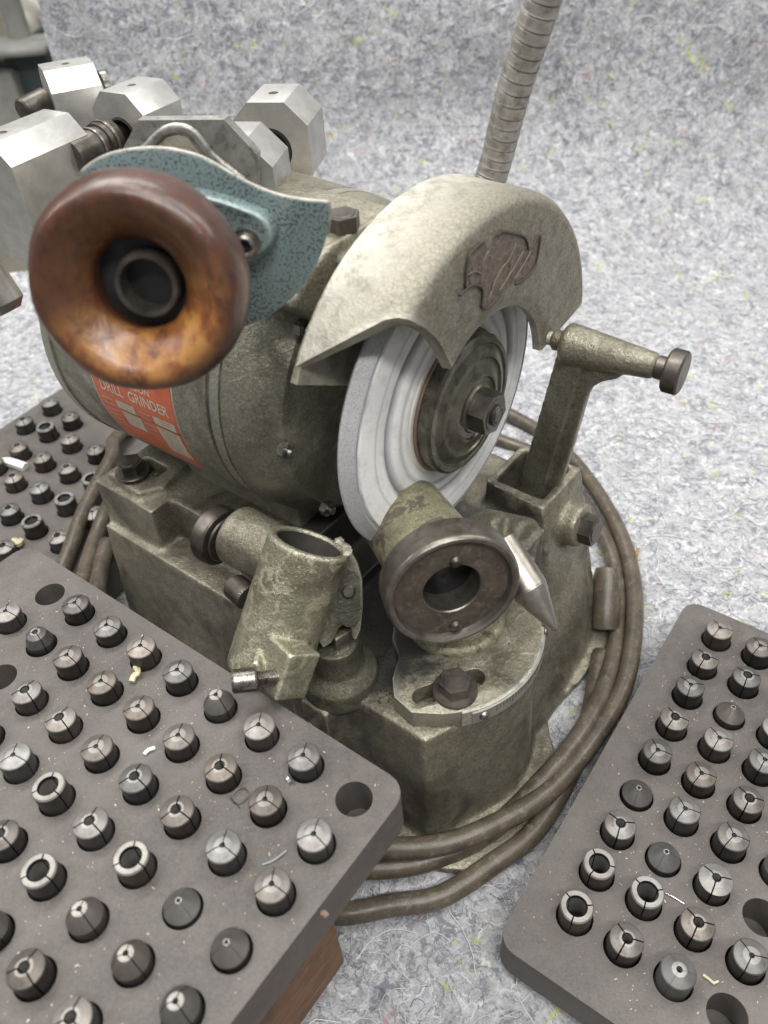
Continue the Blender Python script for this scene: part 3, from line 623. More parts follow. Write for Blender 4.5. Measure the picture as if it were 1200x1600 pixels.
def dust():
    b = bmesh.new()
    for Fm, nn, rc in ((FL, n, Lrect), (FR, nR, (-1.06*PRa, -.93*PRb, 5.2*PRa, 9.25*PRb))):
        for _ in range(900):
            x = random.uniform(rc[0]+3, rc[2]-3); y = random.uniform(rc[1]+3, rc[3]-3); s_ = random.choice((.15, .18, .22, .3))*random.uniform(.6, 1.3)
            P_ = PLa if Fm is FL else PRa; Q_ = PLb if Fm is FL else PRb
            fx = x/P_-round(x/P_); fy = y/Q_-round(y/Q_)
            if math.hypot(fx*P_, fy*Q_) < 7.8: continue
            m = Matrix.Translation(Fm @ Vector((x, y, s_*.4))) @ Matrix.Rotation(random.random()*6, 4, 'Z'); bmesh.ops.create_cube(b, size=1, matrix=m @ Matrix.Diagonal((s_*random.uniform(1, 3), s_, s_*.7, 1)))
    tag(build('dust_specks', b, M_['chip'] if False else M_['cream']), 'pale specks of dust and grit on the collet blocks', 'dust', kind='stuff')
dust()

# ================================================================== THE GRINDER
G = thing('drill_grinder', 'old bench drill grinder in worn olive grey enamel with white wheel, coiled in its cord', 'grinder', Matrix.Translation(W(-210, 220, 0)))
MB, MZ = 221., 176.
# --- base casting
def base():
    a = bmesh.new()
    # lower body with draft
    a = prism([(-314, 141), (-150, 139), (-150, 300), (-318, 300)], 4, 80, None, a, top=[(-311, 146), (-150, 145), (-150, 295), (-312, 295)])
    a = prism([(-314, 151), (-271, 151), (-271, 292), (-314, 292)], 70, 105, None, a)
    a = prism([(-290, 163), (-196, 163), (-190, 285), (-290, 285)], 70, 104, None, a)
    # front turret
    pts = [(-190, 137), (-104, 138)]+[(-130+43*math.cos(R(t)), 183+43*math.sin(R(t))) for t in range(-30, 95, 8)]+[(-130, 226), (-190, 226)]
    pb = [(-192, 134), (-100.5, 134.5)]+[(-130+47*math.cos(R(t)), 183+47*math.sin(R(t))) for t in range(-30, 95, 8)]+[(-130, 231), (-190, 231)]
    a = prism(pb, 2, 79, None, a, top=pts)
    # right flank and lever boss
    a = prism([(-190, 210), (-87, 210), (-90, 262), (-97, 297), (-190, 305)], 2, 91, None, a, top=[(-180, 215), (-130, 216), (-126, 256), (-122, 292), (-180, 295)])
    a = prism([(-154, 254), (-103, 250), (-104, 300), (-154, 300)], 20, 105, None, a, top=[(-152, 258), (-119, 255), (-118, 292), (-152, 293)])
    # side boss for the bolt
    pb_ = MA.inverted() @ onpl(906, 822, A, -108); m = Matrix.Translation((-112, pb_.y, pb_.z)) @ Matrix.Rotation(R(82), 4, 'Y'); a = cyl(11, -14, 6, m, a, 24)
    # foot flange
    fl = [(-322, 132), (-230, 131), (-120, 127), (-92, 126), (-72, 138), (-66, 160), (-70, 190), (-76, 206), (-90, 222), (-86, 250), (-84, 285), (-92, 310), (-322, 312)]
    a = prism(fl, 0, 5, None, a)
    # foot pad of the motor at the left end
    a = prism([(-309, 156), (-283, 154), (-276, 165), (-280, 185), (-309, 185)], 100, 109, None, a)
    # lug left of turret
    a = box((-152, 131, 62), (14, 10, 28), None, a)
    a = box((-166, 133, 40), (8, 8, 66), None, a)
    c = bmesh.new()
    c = box((-232, 152, 96), (62, 22, 20), None, c)                 # scoop in the side
    c = box((-135.5, 275.5, 105), (25, 28, 46), None, c)            # lever socket
    c = prism([(-302, 168), (-285, 168), (-285, 176), (-302, 176)], 100, 115, None, c)
    c = box((-160, 190, 84), (34, 60, 20), None, c)
    bmesh.ops.recalc_face_normals(a, faces=a.faces); bmesh.ops.recalc_face_normals(c, faces=c.faces)
    b = cast(a, c, 1.25, 7); c.free(); b.transform(MA); return b
build('base_casting', base(), M_['base'], G, angle=180)
# --- swivel plate on the turret
def swivel():
    top = [(-130+45.5*math.cos(R(t)), 183+45.5*math.sin(R(t))) for t in range(-52, 112, 6)]
    inner = [(-150, 224), (-158, 205), (-152, 190), (-146, 176), (-140, 166), (-132, 160), (-128, 150), (-122, 143), (-112, 141)]
    b = prism(top+inner, 79, 88.5)
    sa, sb = MA.inverted() @ pz(660, 1088, 88.5), MA.inverted() @ pz(742, 1058, 88.5); sd = sb-sa
    s = prism(rrect(-4, -4, sd.length+4, 4, 3.9), 70, 100, Matrix.Translation((sa.x, sa.y, 0)) @ Matrix.Rotation(math.atan2(sd.y, sd.x), 4, 'Z'))
    bmesh.ops.recalc_face_normals(b, faces=b.faces); b = cutout(b, s); bev(b, .8, 2, 40); b.transform(MA); return b
sw = build('swivel_plate', swivel(), M_['base'], G, angle=40)
b = lathe([(45.3, 79.5), (46.3, 79.5), (46.3, 88.3), (45.3, 88.3)], MA @ Matrix.Translation((-130, 183, 0)), None, 30, -42, 32); build('rim_band', b, M_['paint'], sw)
b = lathe([(46.2, 80.5), (47, 80.5), (47, 87.3), (46.2, 87.3)], MA @ Matrix.Translation((-130, 183, 0)), None, 30, -37, 28); build('scale_strip', b, M_['scale'], sw)
tk = bmesh.new()
for k in range(24):
    t = R(-24+k*2); h = 4.2 if k % 5 == 0 else 2.6
    m = MA @ Matrix.Translation((-130, 183, 0)) @ Matrix.Rotation(t, 4, 'Z') @ Matrix.Translation((47.02, 0, 87.2-h/2)); tk = box((0, 0, 0), (.12, .22, h), m, tk)
build('scale_marks', tk, M_['black'], sw)
for t in (-31, 33):
    m = MA @ Matrix.Translation((-130, 183, 84)) @ Matrix.Rotation(R(t), 4, 'Z') @ Matrix.Translation((46.9, 0, 0)) @ Matrix.Rotation(R(90), 4, 'Y')
    b = lathe([(0, 1.6), (1.2, 1.4), (2.1, .5), (2.2, 0), (0, 0)], m, None, 20, close=False); build('screw', b, M_['steel'], sw)
def bolt(parent, M, r, h, washer=None, mat='steel_dark', name='hex_bolt', rot=0):
    b = bmesh.new()
    if washer: b = lathe([(r*.5, 0), (washer, 0), (washer, 1.1), (washer-.4, 1.5), (r*.5, 1.5)], M, b, 32)
    b = hexhead(r, 1.4 if washer else 0, (1.4 if washer else 0)+h, M, b, rot)
    return build(name, b, M_[mat], parent)
p = pz(711, 1079, 88.6); bolt(sw, Matrix.Translation(p), 6.6, 5.5, 9, rot=10)
# --- motor
def motor():
    pr = [(0, -12), (30, -12), (50, -9.5), (61, -5), (68, 1), (70, 4.5), (70.6, 5), (70.6, 10), (69.6, 10.6), (69.9, 11.4), (69.6, 40), (67.8, 104.5), (67.2, 105), (67.2, 106.2), (67.8, 106.7), (67.6, 111), (67.1, 111.3), (67.1, 112), (67.5, 112.6), (66.4, 121), (62.5, 130), (58.5, 135), (57, 135.5), (24, 137), (0, 137)]
    return pr
MM = frame(W(-318, MB+.5, MZ-1.5), A, Z)
mo = build('motor_housing', lathe(motor(), None, None, 96, close=False), M_['paint'], G, MM, space='local', angle=30)
for t in (10, 100, 190, 280, 55, 325):
    m = MM @ Matrix.Rotation(R(t+35), 4, 'Z') @ Matrix.Translation((60, 0, 135)); b = hexhead(3.4, 0, 3.2, m, None); b = cyl(1.7, 3, 5.5, m, b, 16, .3); build('stud_nut', b, M_['steel'], mo)
# pedestal under the motor
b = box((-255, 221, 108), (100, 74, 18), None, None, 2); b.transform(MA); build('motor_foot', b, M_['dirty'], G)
# label wrapped on the motor
MI = MM.inverted()
def cylhit(u, v, r=69.2):
    o = MI @ CC; d = MI.to_3x3() @ ray(u, v); a_ = d.x**2+d.y**2; b_ = 2*(o.x*d.x+o.y*d.y); c_ = o.x**2+o.y**2-r*r
    D = b_*b_-4*a_*c_
    if D < 0: D = 0
    p = o+d*((-b_-math.sqrt(D))/2/a_); return math.atan2(p.y, p.x), p.z
def wrap(t, h, r):
    r += 69.8-1.9*max(0, min(1, (h-40)/64.5))+.15
    return Vector((r*math.cos(t), r*math.sin(t), h))
TL, TR_, BR, BL = cylhit(143, 578), cylhit(262, 600), cylhit(300, 725), cylhit(196, 690)
def unw(x): return x if x > -math.pi/2 else x+2*math.pi
tt0 = (TL[0]+TR_[0])/2; tb0 = BR[0]; h0 = TL[1]; h1 = TR_[1]
tdir = 1 if tb0 > tt0 else -1
tt1 = tt0 - (tb0-tt0)*.35
def patch(ta, tb, ha, hb, r, th, k=14):
    b = bmesh.new(); g = [[[b.verts.new(wrap(ta+(tb-ta)*i/k, ha+(hb-ha)*j/2, r+q)) for j in range(3)] for i in range(k+1)] for q in (0, th)]
    for i in range(k):
        for j in range(2):
            b.faces.new((g[1][i][j], g[1][i+1][j], g[1][i+1][j+1], g[1][i][j+1])); b.faces.new((g[0][i][j], g[0][i][j+1], g[0][i+1][j+1], g[0][i+1][j]))
    return b
def sheet(name, b, mat, par): return build(name, b, mat, par, MM, space='local', angle=80)
lab = sheet('label_plate', patch(tt1-.02*tdir, tb0+.012*tdir, h0-.9, h1+.9, -.35, .12), M_['cream'], mo)
sheet('label_field', patch(tt1, tb0, h0, h1, -.15, .1), M_['orange'], lab)
def txt(s, ta, ha, hb, size_t, mat, name='lettering'):
    cu = bpy.data.curves.new('t', 'FONT'); cu.body = s; cu.size = 1; cu.resolution_u = 2; cu.extrude = 0; cu.offset = .012; cu.align_x = 'LEFT'
    o = bpy.data.objects.new('t', cu); COL.objects.link(o); dg = bpy.context.evaluated_depsgraph_get(); dg.update(); me = bpy.data.meshes.new_from_object(o.evaluated_get(dg)); bpy.data.objects.remove(o)
    xs = [v.co.x for v in me.vertices]; ys = [v.co.y for v in me.vertices]; x0, x1, y0, y1 = min(xs), max(xs), min(ys), max(ys)
    b = bmesh.new(); b.from_mesh(me)
    for v in b.verts: v.co = wrap(ta-tdir*(v.co.y-y0)/(y1-y0)*size_t, ha+(hb-ha)*(v.co.x-x0)/(x1-x0), .07)
    sheet(name, b, mat, lab)
H = h1-h0; T = tb0-tt0
c1 = cylhit(158, 612); c2 = cylhit(205, 640)
tg = tt0+T*.27; st = .075
txt('DRILL  GRINDER', tg, h0+H*.10, h0+H*.93, st, M_['cream2'])
txt('PRECISION', tg-tdir*.095, h0+H*.33, h0+H*.74, .045, M_['cream2'])
def strip(t0, t1, a0, a1, mat=M_['cream']): sheet('print_panel', patch(tt0+T*t0, tt0+T*t1, h0+H*a0, h0+H*a1, -.02, .06, 6), mat, lab)
strip(.34, .44, .24, .47); strip(.47, .66, .27, .5); strip(.34, .44, .70, .96); strip(.47, .84, .70, .97)
for q in range(6): strip(.36+q*.07, .372+q*.07, .06, .2); strip(.36+q*.07, .368+q*.07, .53, .66)
strip(.44, .449, .24, 1.0, M_['black'])
for q in range(4): strip(.49+q*.04, .497+q*.04, .29, .46-.03*(q % 2), M_['print_dark'])
for q in range(7): strip(.5+q*.045, .507+q*.045, .73, .93-.04*(q % 3), M_['print_dark'])
for q in range(2): strip(.365+q*.035, .372+q*.035, .27, .43, M_['print_dark']); strip(.365+q*.035, .372+q*.035, .74, .9, M_['print_dark'])
# --- grinding wheel
MWh = frame(W(0, MB, MZ), A, Z)
pw = [(5, -158), (50, -157.5), (59, -154.6), (63, -152.4), (64.2, -151), (64, -150.2), (59.8, -147), (59, -146.9), (58.3, -147.5), (57.6, -146.7), (45, -146), (44.5, -146.2), (42.8, -147.4), (41, -146.3), (38, -145.6), (31, -145.2), (30.5, -144.6), (5, -144.4)]
wl = build('grinding_wheel', lathe(pw, None, None, 128), M_['wheel'], G, MWh, space='local', angle=25)
b = lathe([(5, -144.6), (29, -144.6), (29.3, -143.8), (28.9, -143.4), (5, -143.4)], None, None, 72); build('blotter_ring', b, M_['copper'], wl, MWh, space='local')
pf = [(5, -141), (26.5, -141), (26.7, -138.5), (25.6, -137.6), (23.8, -137.4), (23.4, -137.9), (22.3, -137.8), (20.6, -136.6), (19, -136.2), (18.6, -136.8), (16.4, -136.5), (13.6, -134.8), (12.2, -134.5), (11.6, -135.2), (9.6, -135), (9.4, -134.2), (5, -134)]
pf = [(5, -144)]+[(r_*1.06 if r_ > 9.5 else r_, (h_ if k_ else -144)) for k_, (r_, h_) in enumerate(pf[1:], 0)]
build('hub_flange', lathe(pf, None, None, 96), M_['hub'], wl, MWh, space='local', angle=30)
m = MWh @ Matrix.Translation((0, 0, -134)); b = hexhead(8.8, 0, 7, m, None, 12, .9); b = cyl(4.2, 7, 8.6, m, b, 32, .8); b = lathe([(2.3, 8.4), (2.9, 8.9), (3.3, 8.4)], m, b, 32, close=False); build('spindle_nut', b, M_['steel_dark'], wl)
b = cyl(22, -170, -156, MWh, None, 64); b = cyl(9, -185, -168, MWh, b, 32); build('spindle', b, M_['steel_dark'], wl)
# --- wheel guard
def guard():
    prof = [(-162, 80), (-137, 80), (-133.5, 79.4), (-131, 77.6), (-130, 74.8), (-130, 68), (-130, 60), (-130, 53), (-130, 47), (-130, 41.8), (-130.8, 40.6), (-134, 40.6), (-134, 47), (-134, 53), (-134, 60), (-134, 68), (-134.6, 73), (-137, 75), (-162, 75.6)]
    n = bmesh.new(); K = 72; rings = []
    for k in range(K+1):
        row = []
        for a_, r in prof:
            f = (a_+130)/-32.; tl = 127+18.5*max(0, f)**1.35; tr = 8.5-2*f
            if a_ > -134.9 and 40 < r < 76: tl -= 2.5*math.sin(math.pi*(r-40)/36)
            t = R(tr+(tl-tr)*k/K); row.append(n.verts.new((a_, MB+r*math.cos(t), MZ+r*math.sin(t))))
        rings.append(row)
    m = len(prof)
    for a_, c in zip(rings, rings[1:]):
        for i in range(m): n.faces.new((a_[i], c[i], c[(i+1) % m], a_[(i+1) % m]))
    n.faces.new(rings[0]); n.faces.new(rings[-1][::-1])
    n.transform(MA); return n
gd = build('wheel_guard', guard(), M_['guard'], G, angle=40)
b = lathe([(47, -168), (79.5, -168), (79.5, -164.5), (47, -164.5)], MWh, None, 60, 0, 0.01); b.free()
def backplate():
    n = bmesh.new(); K = 50; rr = []
    for k in range(K+1):
        t = R(6+(150-6)*k/K); rr.append([n.verts.new((a_, MB+r*math.cos(t), MZ+r*math.sin(t))) for a_, r in ((-162.2, 77), (-165, 77), (-165, 46), (-162.2, 46))])
    for a_, c in zip(rr, rr[1:]):
        for i in range(4): n.faces.new((a_[i], c[i], c[(i+1) % 4], a_[(i+1) % 4]))
    n.faces.new(rr[0]); n.faces.new(rr[-1][::-1]); n.transform(MA); return n
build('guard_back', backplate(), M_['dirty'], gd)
out = [(719, 460), (723, 452), (735, 445), (730, 420), (733, 400), (745, 385), (752, 380), (757, 374), (761, 386), (776, 366), (780, 358), (785, 360), (789, 365), (797, 363), (806, 366), (822, 370), (825, 389), (832, 383), (838, 366), (845, 368), (842, 385), (835, 418), (828, 430), (810, 440), (795, 448), (786, 460), (778, 466), (770, 476), (758, 481), (753, 474), (755, 454), (750, 449), (737, 446), (727, 455)]
nA = A
pp_ = [onpl(u, v, A, -129.75) for u, v in out]
b = bmesh.new(); vs = [b.verts.new(p) for p in pp_]; ft = b.faces.new(vs); b.normal_update(); ex = bmesh.ops.extrude_face_region(b, geom=[ft]); 
for g in ex['geom']:
    if isinstance(g, bmesh.types.BMVert): g.co += A*-.5
bmesh.ops.triangulate(b, faces=b.faces); bo = build('badge_residue', b, M_['residue'], gd)
def stroke(px, rad, nm, mat, off=-129.5):
    return build(nm, tube(spline([onpl(u, v, A, off) for u, v in px], 5), rad, None, 6), mat, bo, angle=180)
for px in (((718, 462), (724, 455), (735, 447), (745, 446), (754, 452), (754, 470), (753, 480), (760, 482), (768, 476), (782, 462)), ((727, 450), (729, 420), (734, 398), (748, 383), (757, 378)), ((845, 367), (842, 388), (836, 416), (824, 432), (806, 444)), ((776, 368), (784, 362), (800, 364), (816, 368), (823, 376), (826, 390))):
    stroke(px, .45, 'glue_line', M_['black2'])
for px in (((751, 444), (755, 412), (763, 392)), ((768, 452), (780, 425), (796, 405), (806, 380)), ((790, 440), (803, 418), (818, 392)), ((762, 470), (775, 440), (788, 412)), ((804, 436), (820, 410), (830, 392)), ((730, 430), (742, 424), (752, 428)), ((780, 455), (795, 430), (800, 408))):
    stroke(px, .2, 'scratch', M_['scratch'], -129.38)
# bracket holding the guard on the motor
def bracket():
    a = bmesh.new()
    mb = Matrix(((0, 0, 1, 0), (1, 0, 0, 0), (0, 1, 0, 0), (0, 0, 0, 1)))      # (b, z, a) -> (a, b, z)
    a = prism([(167, 233), (184, 217), (218, 216), (226, 226), (226, 245), (190, 245), (180, 242)], -212, -173, mb, a)
    a = prism([(192, 224), (230, 224), (234, 240), (192, 240)], -174, -160, mb, a)
    c = bmesh.new(); c = box((-176, 200, 246), (2, 100, 12), None, c)
    bmesh.ops.recalc_face_normals(a, faces=a.faces)
    b = cast(a, c, 1.2, 4); c.free(); b.transform(MA); return b
br = build('guard_bracket', bracket(), M_['paint'], G, angle=180)
p = pz(536, 356, 245); bolt(br, Matrix.Translation(p), 6.2, 5, rot=20)

# --- lever in the boss
def lever():
    foot = W(-134, 276, 92); top = pz(902, 552, 182)
    d = (top-foot); L = d.length; Mx = frame(foot, d, (A*1-B*.1))
    a = bmesh.new()
    a = prism([(-7.6, -4.6), (5.6, -4.6), (5.6, 4.6), (-7.6, 4.6)], 0, L, None, a, top=[(-7, -4), (5, -4), (5, 4), (-7, 4)])
    a = box((7.5, 0, L*.5), (5, 3, L*.98), None, a)
    a.transform(Mx); h0_ = pz(884, 535, 185); h1_ = pz(1030, 574, 185)
    Mh = frame(h0_, h1_-h0_, Z); Lh = (h1_-h0_).length
    wn = d.cross(h1_-h0_).normalized(); wp = [onpl(u, v, wn, wn.dot(top)) for u, v in ((880, 545), (985, 575), (968, 588), (945, 592), (930, 600), (920, 618), (912, 645), (903, 675), (888, 725), (878, 755), (850, 752), (868, 650))]
    Mw_ = frame(wp[0], wn); a = prism([((Mw_.inverted() @ p).x, (Mw_.inverted() @ p).y) for p in wp], -2.6, 2.6, Mw_, a)
    a = cyl(8.5, -1, Lh, Mh, a, 32, 2, r2=5.2)
    bmesh.ops.recalc_face_normals(a, faces=a.faces)
    return cast(a, None, .8, 6), Mh, Lh
lb, Mh, Lh = lever()
lv = build('feed_lever', lb, M_['paint'], G, angle=180)
b = cyl(4.2, -5.5, 0, Mh, None, 24, 1); b = cyl(2.8, -8.5, -5, Mh, b, 24, 1); build('end_cap', b, M_['chipped'], lv)
def knurl(r, h0, h1, M, n=44, dep=.35, bm=None, rows=10, bore=0):
    """knurled drum: diamond teeth in real relief"""
    q = bmesh.new(); rings = []; N = n*2
    for i in range(rows+1):
        h = h0+.8+(h1-h0-1.6)*i/rows
        rings.append([q.verts.new(((r-(dep if (k+i) % 2 else 0))*math.cos(2*math.pi*k/N), (r-(dep if (k+i) % 2 else 0))*math.sin(2*math.pi*k/N), h)) for k in range(N)])
    lo_ = [q.verts.new(((r-.9)*math.cos(2*math.pi*k/N), (r-.9)*math.sin(2*math.pi*k/N), h0)) for k in range(N)]; hi_ = [q.verts.new(((r-.9)*math.cos(2*math.pi*k/N), (r-.9)*math.sin(2*math.pi*k/N), h1)) for k in range(N)]
    rings = [lo_]+rings+[hi_]
    for a_, c in zip(rings, rings[1:]):
        for k in range(N): q.faces.new((a_[k], a_[(k+1) % N], c[(k+1) % N], c[k]))
    q.faces.new(lo_[::-1]); q.faces.new(hi_); return merge(bm, q, M)
b = cyl(4.6, Lh-1, Lh+3.5, Mh, None, 24, .3); b2 = knurl(8.6, Lh+3, Lh+9.5, Mh); b = merge(b, b2); kn = build('knurled_knob', b, M_['steel_dark'], lv, angle=25)
pb_ = MA.inverted() @ onpl(906, 822, A, -108); m = MA @ Matrix.Translation((-106, pb_.y, pb_.z)) @ Matrix.Rotation(R(82), 4, 'Y'); bolt(G, m, 7.6, 6.5, rot=15)
p = W(-300, 168, 109); bolt(G, Matrix.Translation(pz(208, 738, 110)), 6.4, 5.5, 8.6, rot=5)

# --- right tool holder: cup and ring on its post
cc = pz(709, 925, 136); ax = axis_at(709, 925, 45, .42, .9); MR = frame(cc, ax, Z)
th = pz(703, 917, 132)
d_ = (cc-CC).length; RO_ = 109/1270*d_
def barrel():
    bk = cc-ax*38; bk = pd(634, 812, (bk-CC).length); q_ = cc-ax*9; MBr = frame(bk, q_-bk, Z); Lb = (q_-bk).length
    a = bmesh.new(); a = lathe([(0, -4), (17.4, -4), (18, -3), (18, 2), (19, Lb-6), (20.5, Lb-1), (20.5, Lb+3), (0, Lb+3)], MBr, a, 48, close=False)
    post = W(-127, 181, 0); a = cyl(15, 84, 118, Matrix.Translation((post.x+8, post.y+6, 0)), a, 40, 1, r2=12); a = cyl(22, 84, 92, Matrix.Translation((post.x+8, post.y+6, 0)), a, 40, 2)
    bmesh.ops.recalc_face_normals(a, faces=a.faces)
    c = cyl(13.2, -16, 20, MR, None, 40); c = cyl(12.6, 2, Lb+4, MBr, c, 40); b = cast(a, c, .9, 5); c.free(); return b
th_o = build('tool_holder', barrel(), M_['chipped'], G, angle=180)
rg = [(12.2, -12), (12.2, -2.2), (12.8, -1.6), (24.2, -2), (24.5, -1.2), (25, .4), (26, 1.1), (27.2, .9), (28, .2), (28.4, -1), (28.4, -10.5), (27.4, -12), (18, -12.5), (18, -13)]
rg = [(r*RO_/28.4, h) for r, h in rg]
b = lathe([(11.2, -15), (12.8, -15), (12.8, -2), (11.6, -2)], None, None, 64); b = cyl(12.9, -16, -14.6, None, b, 32, .1); build('bore_shade_sleeve', b, M_['black'], th_o, MR, space='local')  # black sleeve added to put the bore's shade into colour
cr_ = build('clamp_ring', lathe(rg, None, None, 96), M_['ring_steel'], th_o, MR, space='local', angle=30)
b = lathe([(12.5, -3), (12.7, -1.5), (24, -1.85), (24.2, -3)], None, None, 80); b.transform(Matrix.Diagonal((RO_/28.4, RO_/28.4, 1, 1))); build('ring_face', b, M_['rust_face'], cr_, MR, space='local', angle=30)
for u, v in ((712, 977), (712, 877)):
    p = onpl(u, v, ax, ax.dot(cc)-1.8); m = frame(p, ax); b = lathe([(0, 1.9), (1.4, 1.7), (2.5, .6), (2.6, 0), (0, 0)], m, None, 20, close=False); s_ = box((0, 0, 1.7), (.5, 6, 1), m); s_.free(); build('screw', b, M_['steel_dark'], th_o)
# pointed centre with its clamp
p0 = pz(800, 878, 124); p1 = pz(869, 986, 108); dC = (p1-p0); MC = frame(p0, dC, Z); L = dC.length
b = lathe([(0, -10), (6.8, -10), (7.4, -9), (7.5, L*.2), (7.5, L*.4), (7.5, L*.405), (7.35, L*.41), (7.3, L*.43)]+[(7.3-(7.3-1.6)*k/8, L*.43+(L*.57-1.6)*k/8) for k in range(1, 9)]+[(1.0, L-.5), (0, L)], MC, None, 96, close=False); build('pointed_centre', b, M_['centre'], th_o, MC, angle=12)
a = bmesh.new(); q = pz(790, 835, 124); a = cyl(9, -14, 13, frame(q, Z*.3+A*.8+B*-.1), a, 28, 2); a = box((0, 0, 0), (16, 18, 20), frame(pz(805, 862, 120), Z, A), a)
q = pz(765, 832, 128); a = cyl(8.5, -8, 8, frame(q, Vector((.7, -.4, .4))), a, 28, 2); a = box((0, 0, 0), (34, 12, 14), frame((pz(770, 870, 118)), Z, Vector((1, -.25, 0))), a)
bmesh.ops.recalc_face_normals(a, faces=a.faces); build('centre_clamp', cast(a, None, .9, 6), M_['dirty'], th_o, angle=180)

# --- left tool holder: leaning tube with lug, screws and knurled stop
tp = pz(484, 846, 148); ta = Vector((.394, .43, .812)).normalized(); MT = frame(tp, ta, A); rT = 66/1270*(tp-CC).length
bt = CM.transposed() @ ((tp-ta*52)-CC)
def tubeh():
    a = bmesh.new(); a = cyl(rT, -56, 0, MT, a, 64, .8)
    lug = onpl(452, 1048, (CM.col[2]), CM.col[2].dot(tp-ta*48-CM.col[2]*12)+0)
    lug = pd(448, 1046, (tp-ta*46-CC).length-16)
    ML = frame(lug, ta, A-B*.35)
    a = box((0, 0, 1), (15, 14, 19), ML, a)
    q0 = tp-ta*44; a = tube([q0, q0.lerp(lug, .5), lug], [11, 9, 6.5], a, 16)
    a = prism([(-5, -2), (5, -2), (3, 9), (-3, 9)], -1.2, 1.2, frame(pd(408, 1030, (lug-CC).length+4), (CM.col[0]*.9+ta*.3), ta), a)
    c = cyl(rT*.8, -70, 12, MT, None, 48)
    c = box((-8, 2, -2), (1.5, 26, 26), ML @ Matrix.Rotation(R(12), 4, 'Y'), c) if False else c
    bmesh.ops.recalc_face_normals(a, faces=a.faces)
    b = cast(a, c, .8, 4); c.free(); return b, ML
tb_, ML = tubeh()
tho = build('drill_rest_tube', tb_, M_['tube'], G, angle=180)
b = lathe([(rT*.77, -50), (rT*.82, -50), (rT*.82, -1.5), (rT*.77, -1.2)], MT, None, 48); b = cyl(rT*.8, -52, -50, MT, b, 32, .1); build('bore_shade_sleeve', b, M_['dark_bore'], tho, angle=30)  # dark sleeve added, paints the depth shade of the tube mouth
# jagged worn lip on the far side of the tube mouth
bmx = bmesh.new()
for k in range(9):
    t = k*.11-.25; pp = MT @ Vector((rT*.93*math.cos(t+R(40)), rT*.93*math.sin(t+R(40)), .6)); bmesh.ops.create_icosphere(bmx, subdivisions=1, radius=random.uniform(1.4, 2.3), matrix=Matrix.Translation(pp) @ Matrix.Diagonal((1, 1, .8, 1)))
build('worn_lip', bmx, M_['dirty'], tho)
s0 = pd(366, 1065, (ML.translation-CC).length-6); s1 = pd(446, 1056, (ML.translation-CC).length-5); MS = frame(s0, s1-s0, Z); Ls = (s1-s0).length
b = knurl(4.3, -1, 8, MS, 20, .4, None, 8); 
pr = [(0, 7)]+[(3.0 if k % 2 else 2.55, 8+k*.42) for k in range(int((Ls-7)/.42))]; pr.append((0, pr[-1][1])); b = lathe(pr, MS, b, 24, close=False); build('clamp_screw', b, M_['steel'], tho, angle=25)
# knurled stop and stub, on an axis along the base
k0 = onpl(345, 838, B, 150); MK = frame(k0, A, Z)
b = knurl(13.2, -5.5, 2, MK, 60, .3, None, 8); b = cyl(10.4, 2.5, 4, MK, b, 40, .5); ko = build('knurled_knob', b, M_['steel_dark'], tho, angle=25)
q = onpl(402, 852, B, 150); a = bmesh.new(); a = lathe([(0, -12), (12, -12), (13, -11), (12.6, 13), (0, 13)], frame(q, A, Z), a, 48, close=False); a = cyl(7, -22, 0, frame(onpl(392, 905, B, 130), Z, A), a, 32) if False else a
a = cyl(8, -24, 0, frame(q-A*2, Z, A), a, 32); bmesh.ops.recalc_face_normals(a, faces=a.faces); build('stop_barrel', cast(a, None, .9, 5), M_['paint'], tho, angle=180)
k1 = onpl(374, 922, B, 134); MK1 = frame(k1, A*.95-B*.2+Z*.1, Z); b = knurl(5.6, -4, 7, MK1, 30, .3, None, 8); build('thumb_screw', b, M_['steel_dark'], tho, angle=25)
# slotted side plate and pedestal
tv = (A*.55-B*.75+Z*.35).normalized()
qp = [(548, 862), (558, 880), (566, 905), (567, 950), (563, 985), (556, 1000), (551, 997), (548, 982), (541, 974), (529, 982), (518, 1004), (505, 1012), (497, 1000), (505, 960), (520, 915), (538, 880)]
pl = Vector(ray(530, 930)); d0 = (tp-CC).length+10
nn = (tv*.6-pl*.8).normalized(); P0 = pd(530, 930, d0)
pts = [onpl(u, v, nn, nn.dot(P0)) for u, v in qp]; b = bmesh.new(); vs = [b.verts.new(p) for p in pts]; f_ = b.faces.new(vs); ex = bmesh.ops.extrude_face_region(b, geom=[f_])
for g in ex['geom']:
    if isinstance(g, bmesh.types.BMVert): g.co -= nn*5
bev(b, .5); build('side_plate', b, M_['dirty'], tho, angle=40)
m = frame(onpl(545, 935, nn, nn.dot(P0)+.1), nn, CM.col[1]); b = prism(rrect(-11, -4.2, 11, 4.2, 4), -1, .7, m, None, .3); build('slot_boss', b, M_['dirty'], tho); m2 = m @ Matrix.Translation((-3, 0, 0)); b = cyl(2.6, 0, 2.6, m2, None, 20, .6); build('screw', b, M_['steel_dark'], tho)
pq = pz(530, 1052, 80); a = bmesh.new(); a = lathe([(0, -6), (16.5, -6), (16.5, 4), (14.5, 6), (11, 9), (9.5, 22), (0, 22)], Matrix.Translation(pq), a, 48, close=False)
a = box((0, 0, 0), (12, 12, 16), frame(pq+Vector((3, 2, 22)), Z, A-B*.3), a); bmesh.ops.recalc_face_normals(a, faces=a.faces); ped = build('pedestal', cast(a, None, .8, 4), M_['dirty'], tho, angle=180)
q = pz(542, 1028, 98)
# bolt below the lug
m = frame(onpl(490, 1132, B, 128), -B, Z); bolt(G, m, 4.8, 5, rot=0); b = cyl(2.6, 5, 11, m, None, 16, .4); build('stud', b, M_['steel_dark'], G)
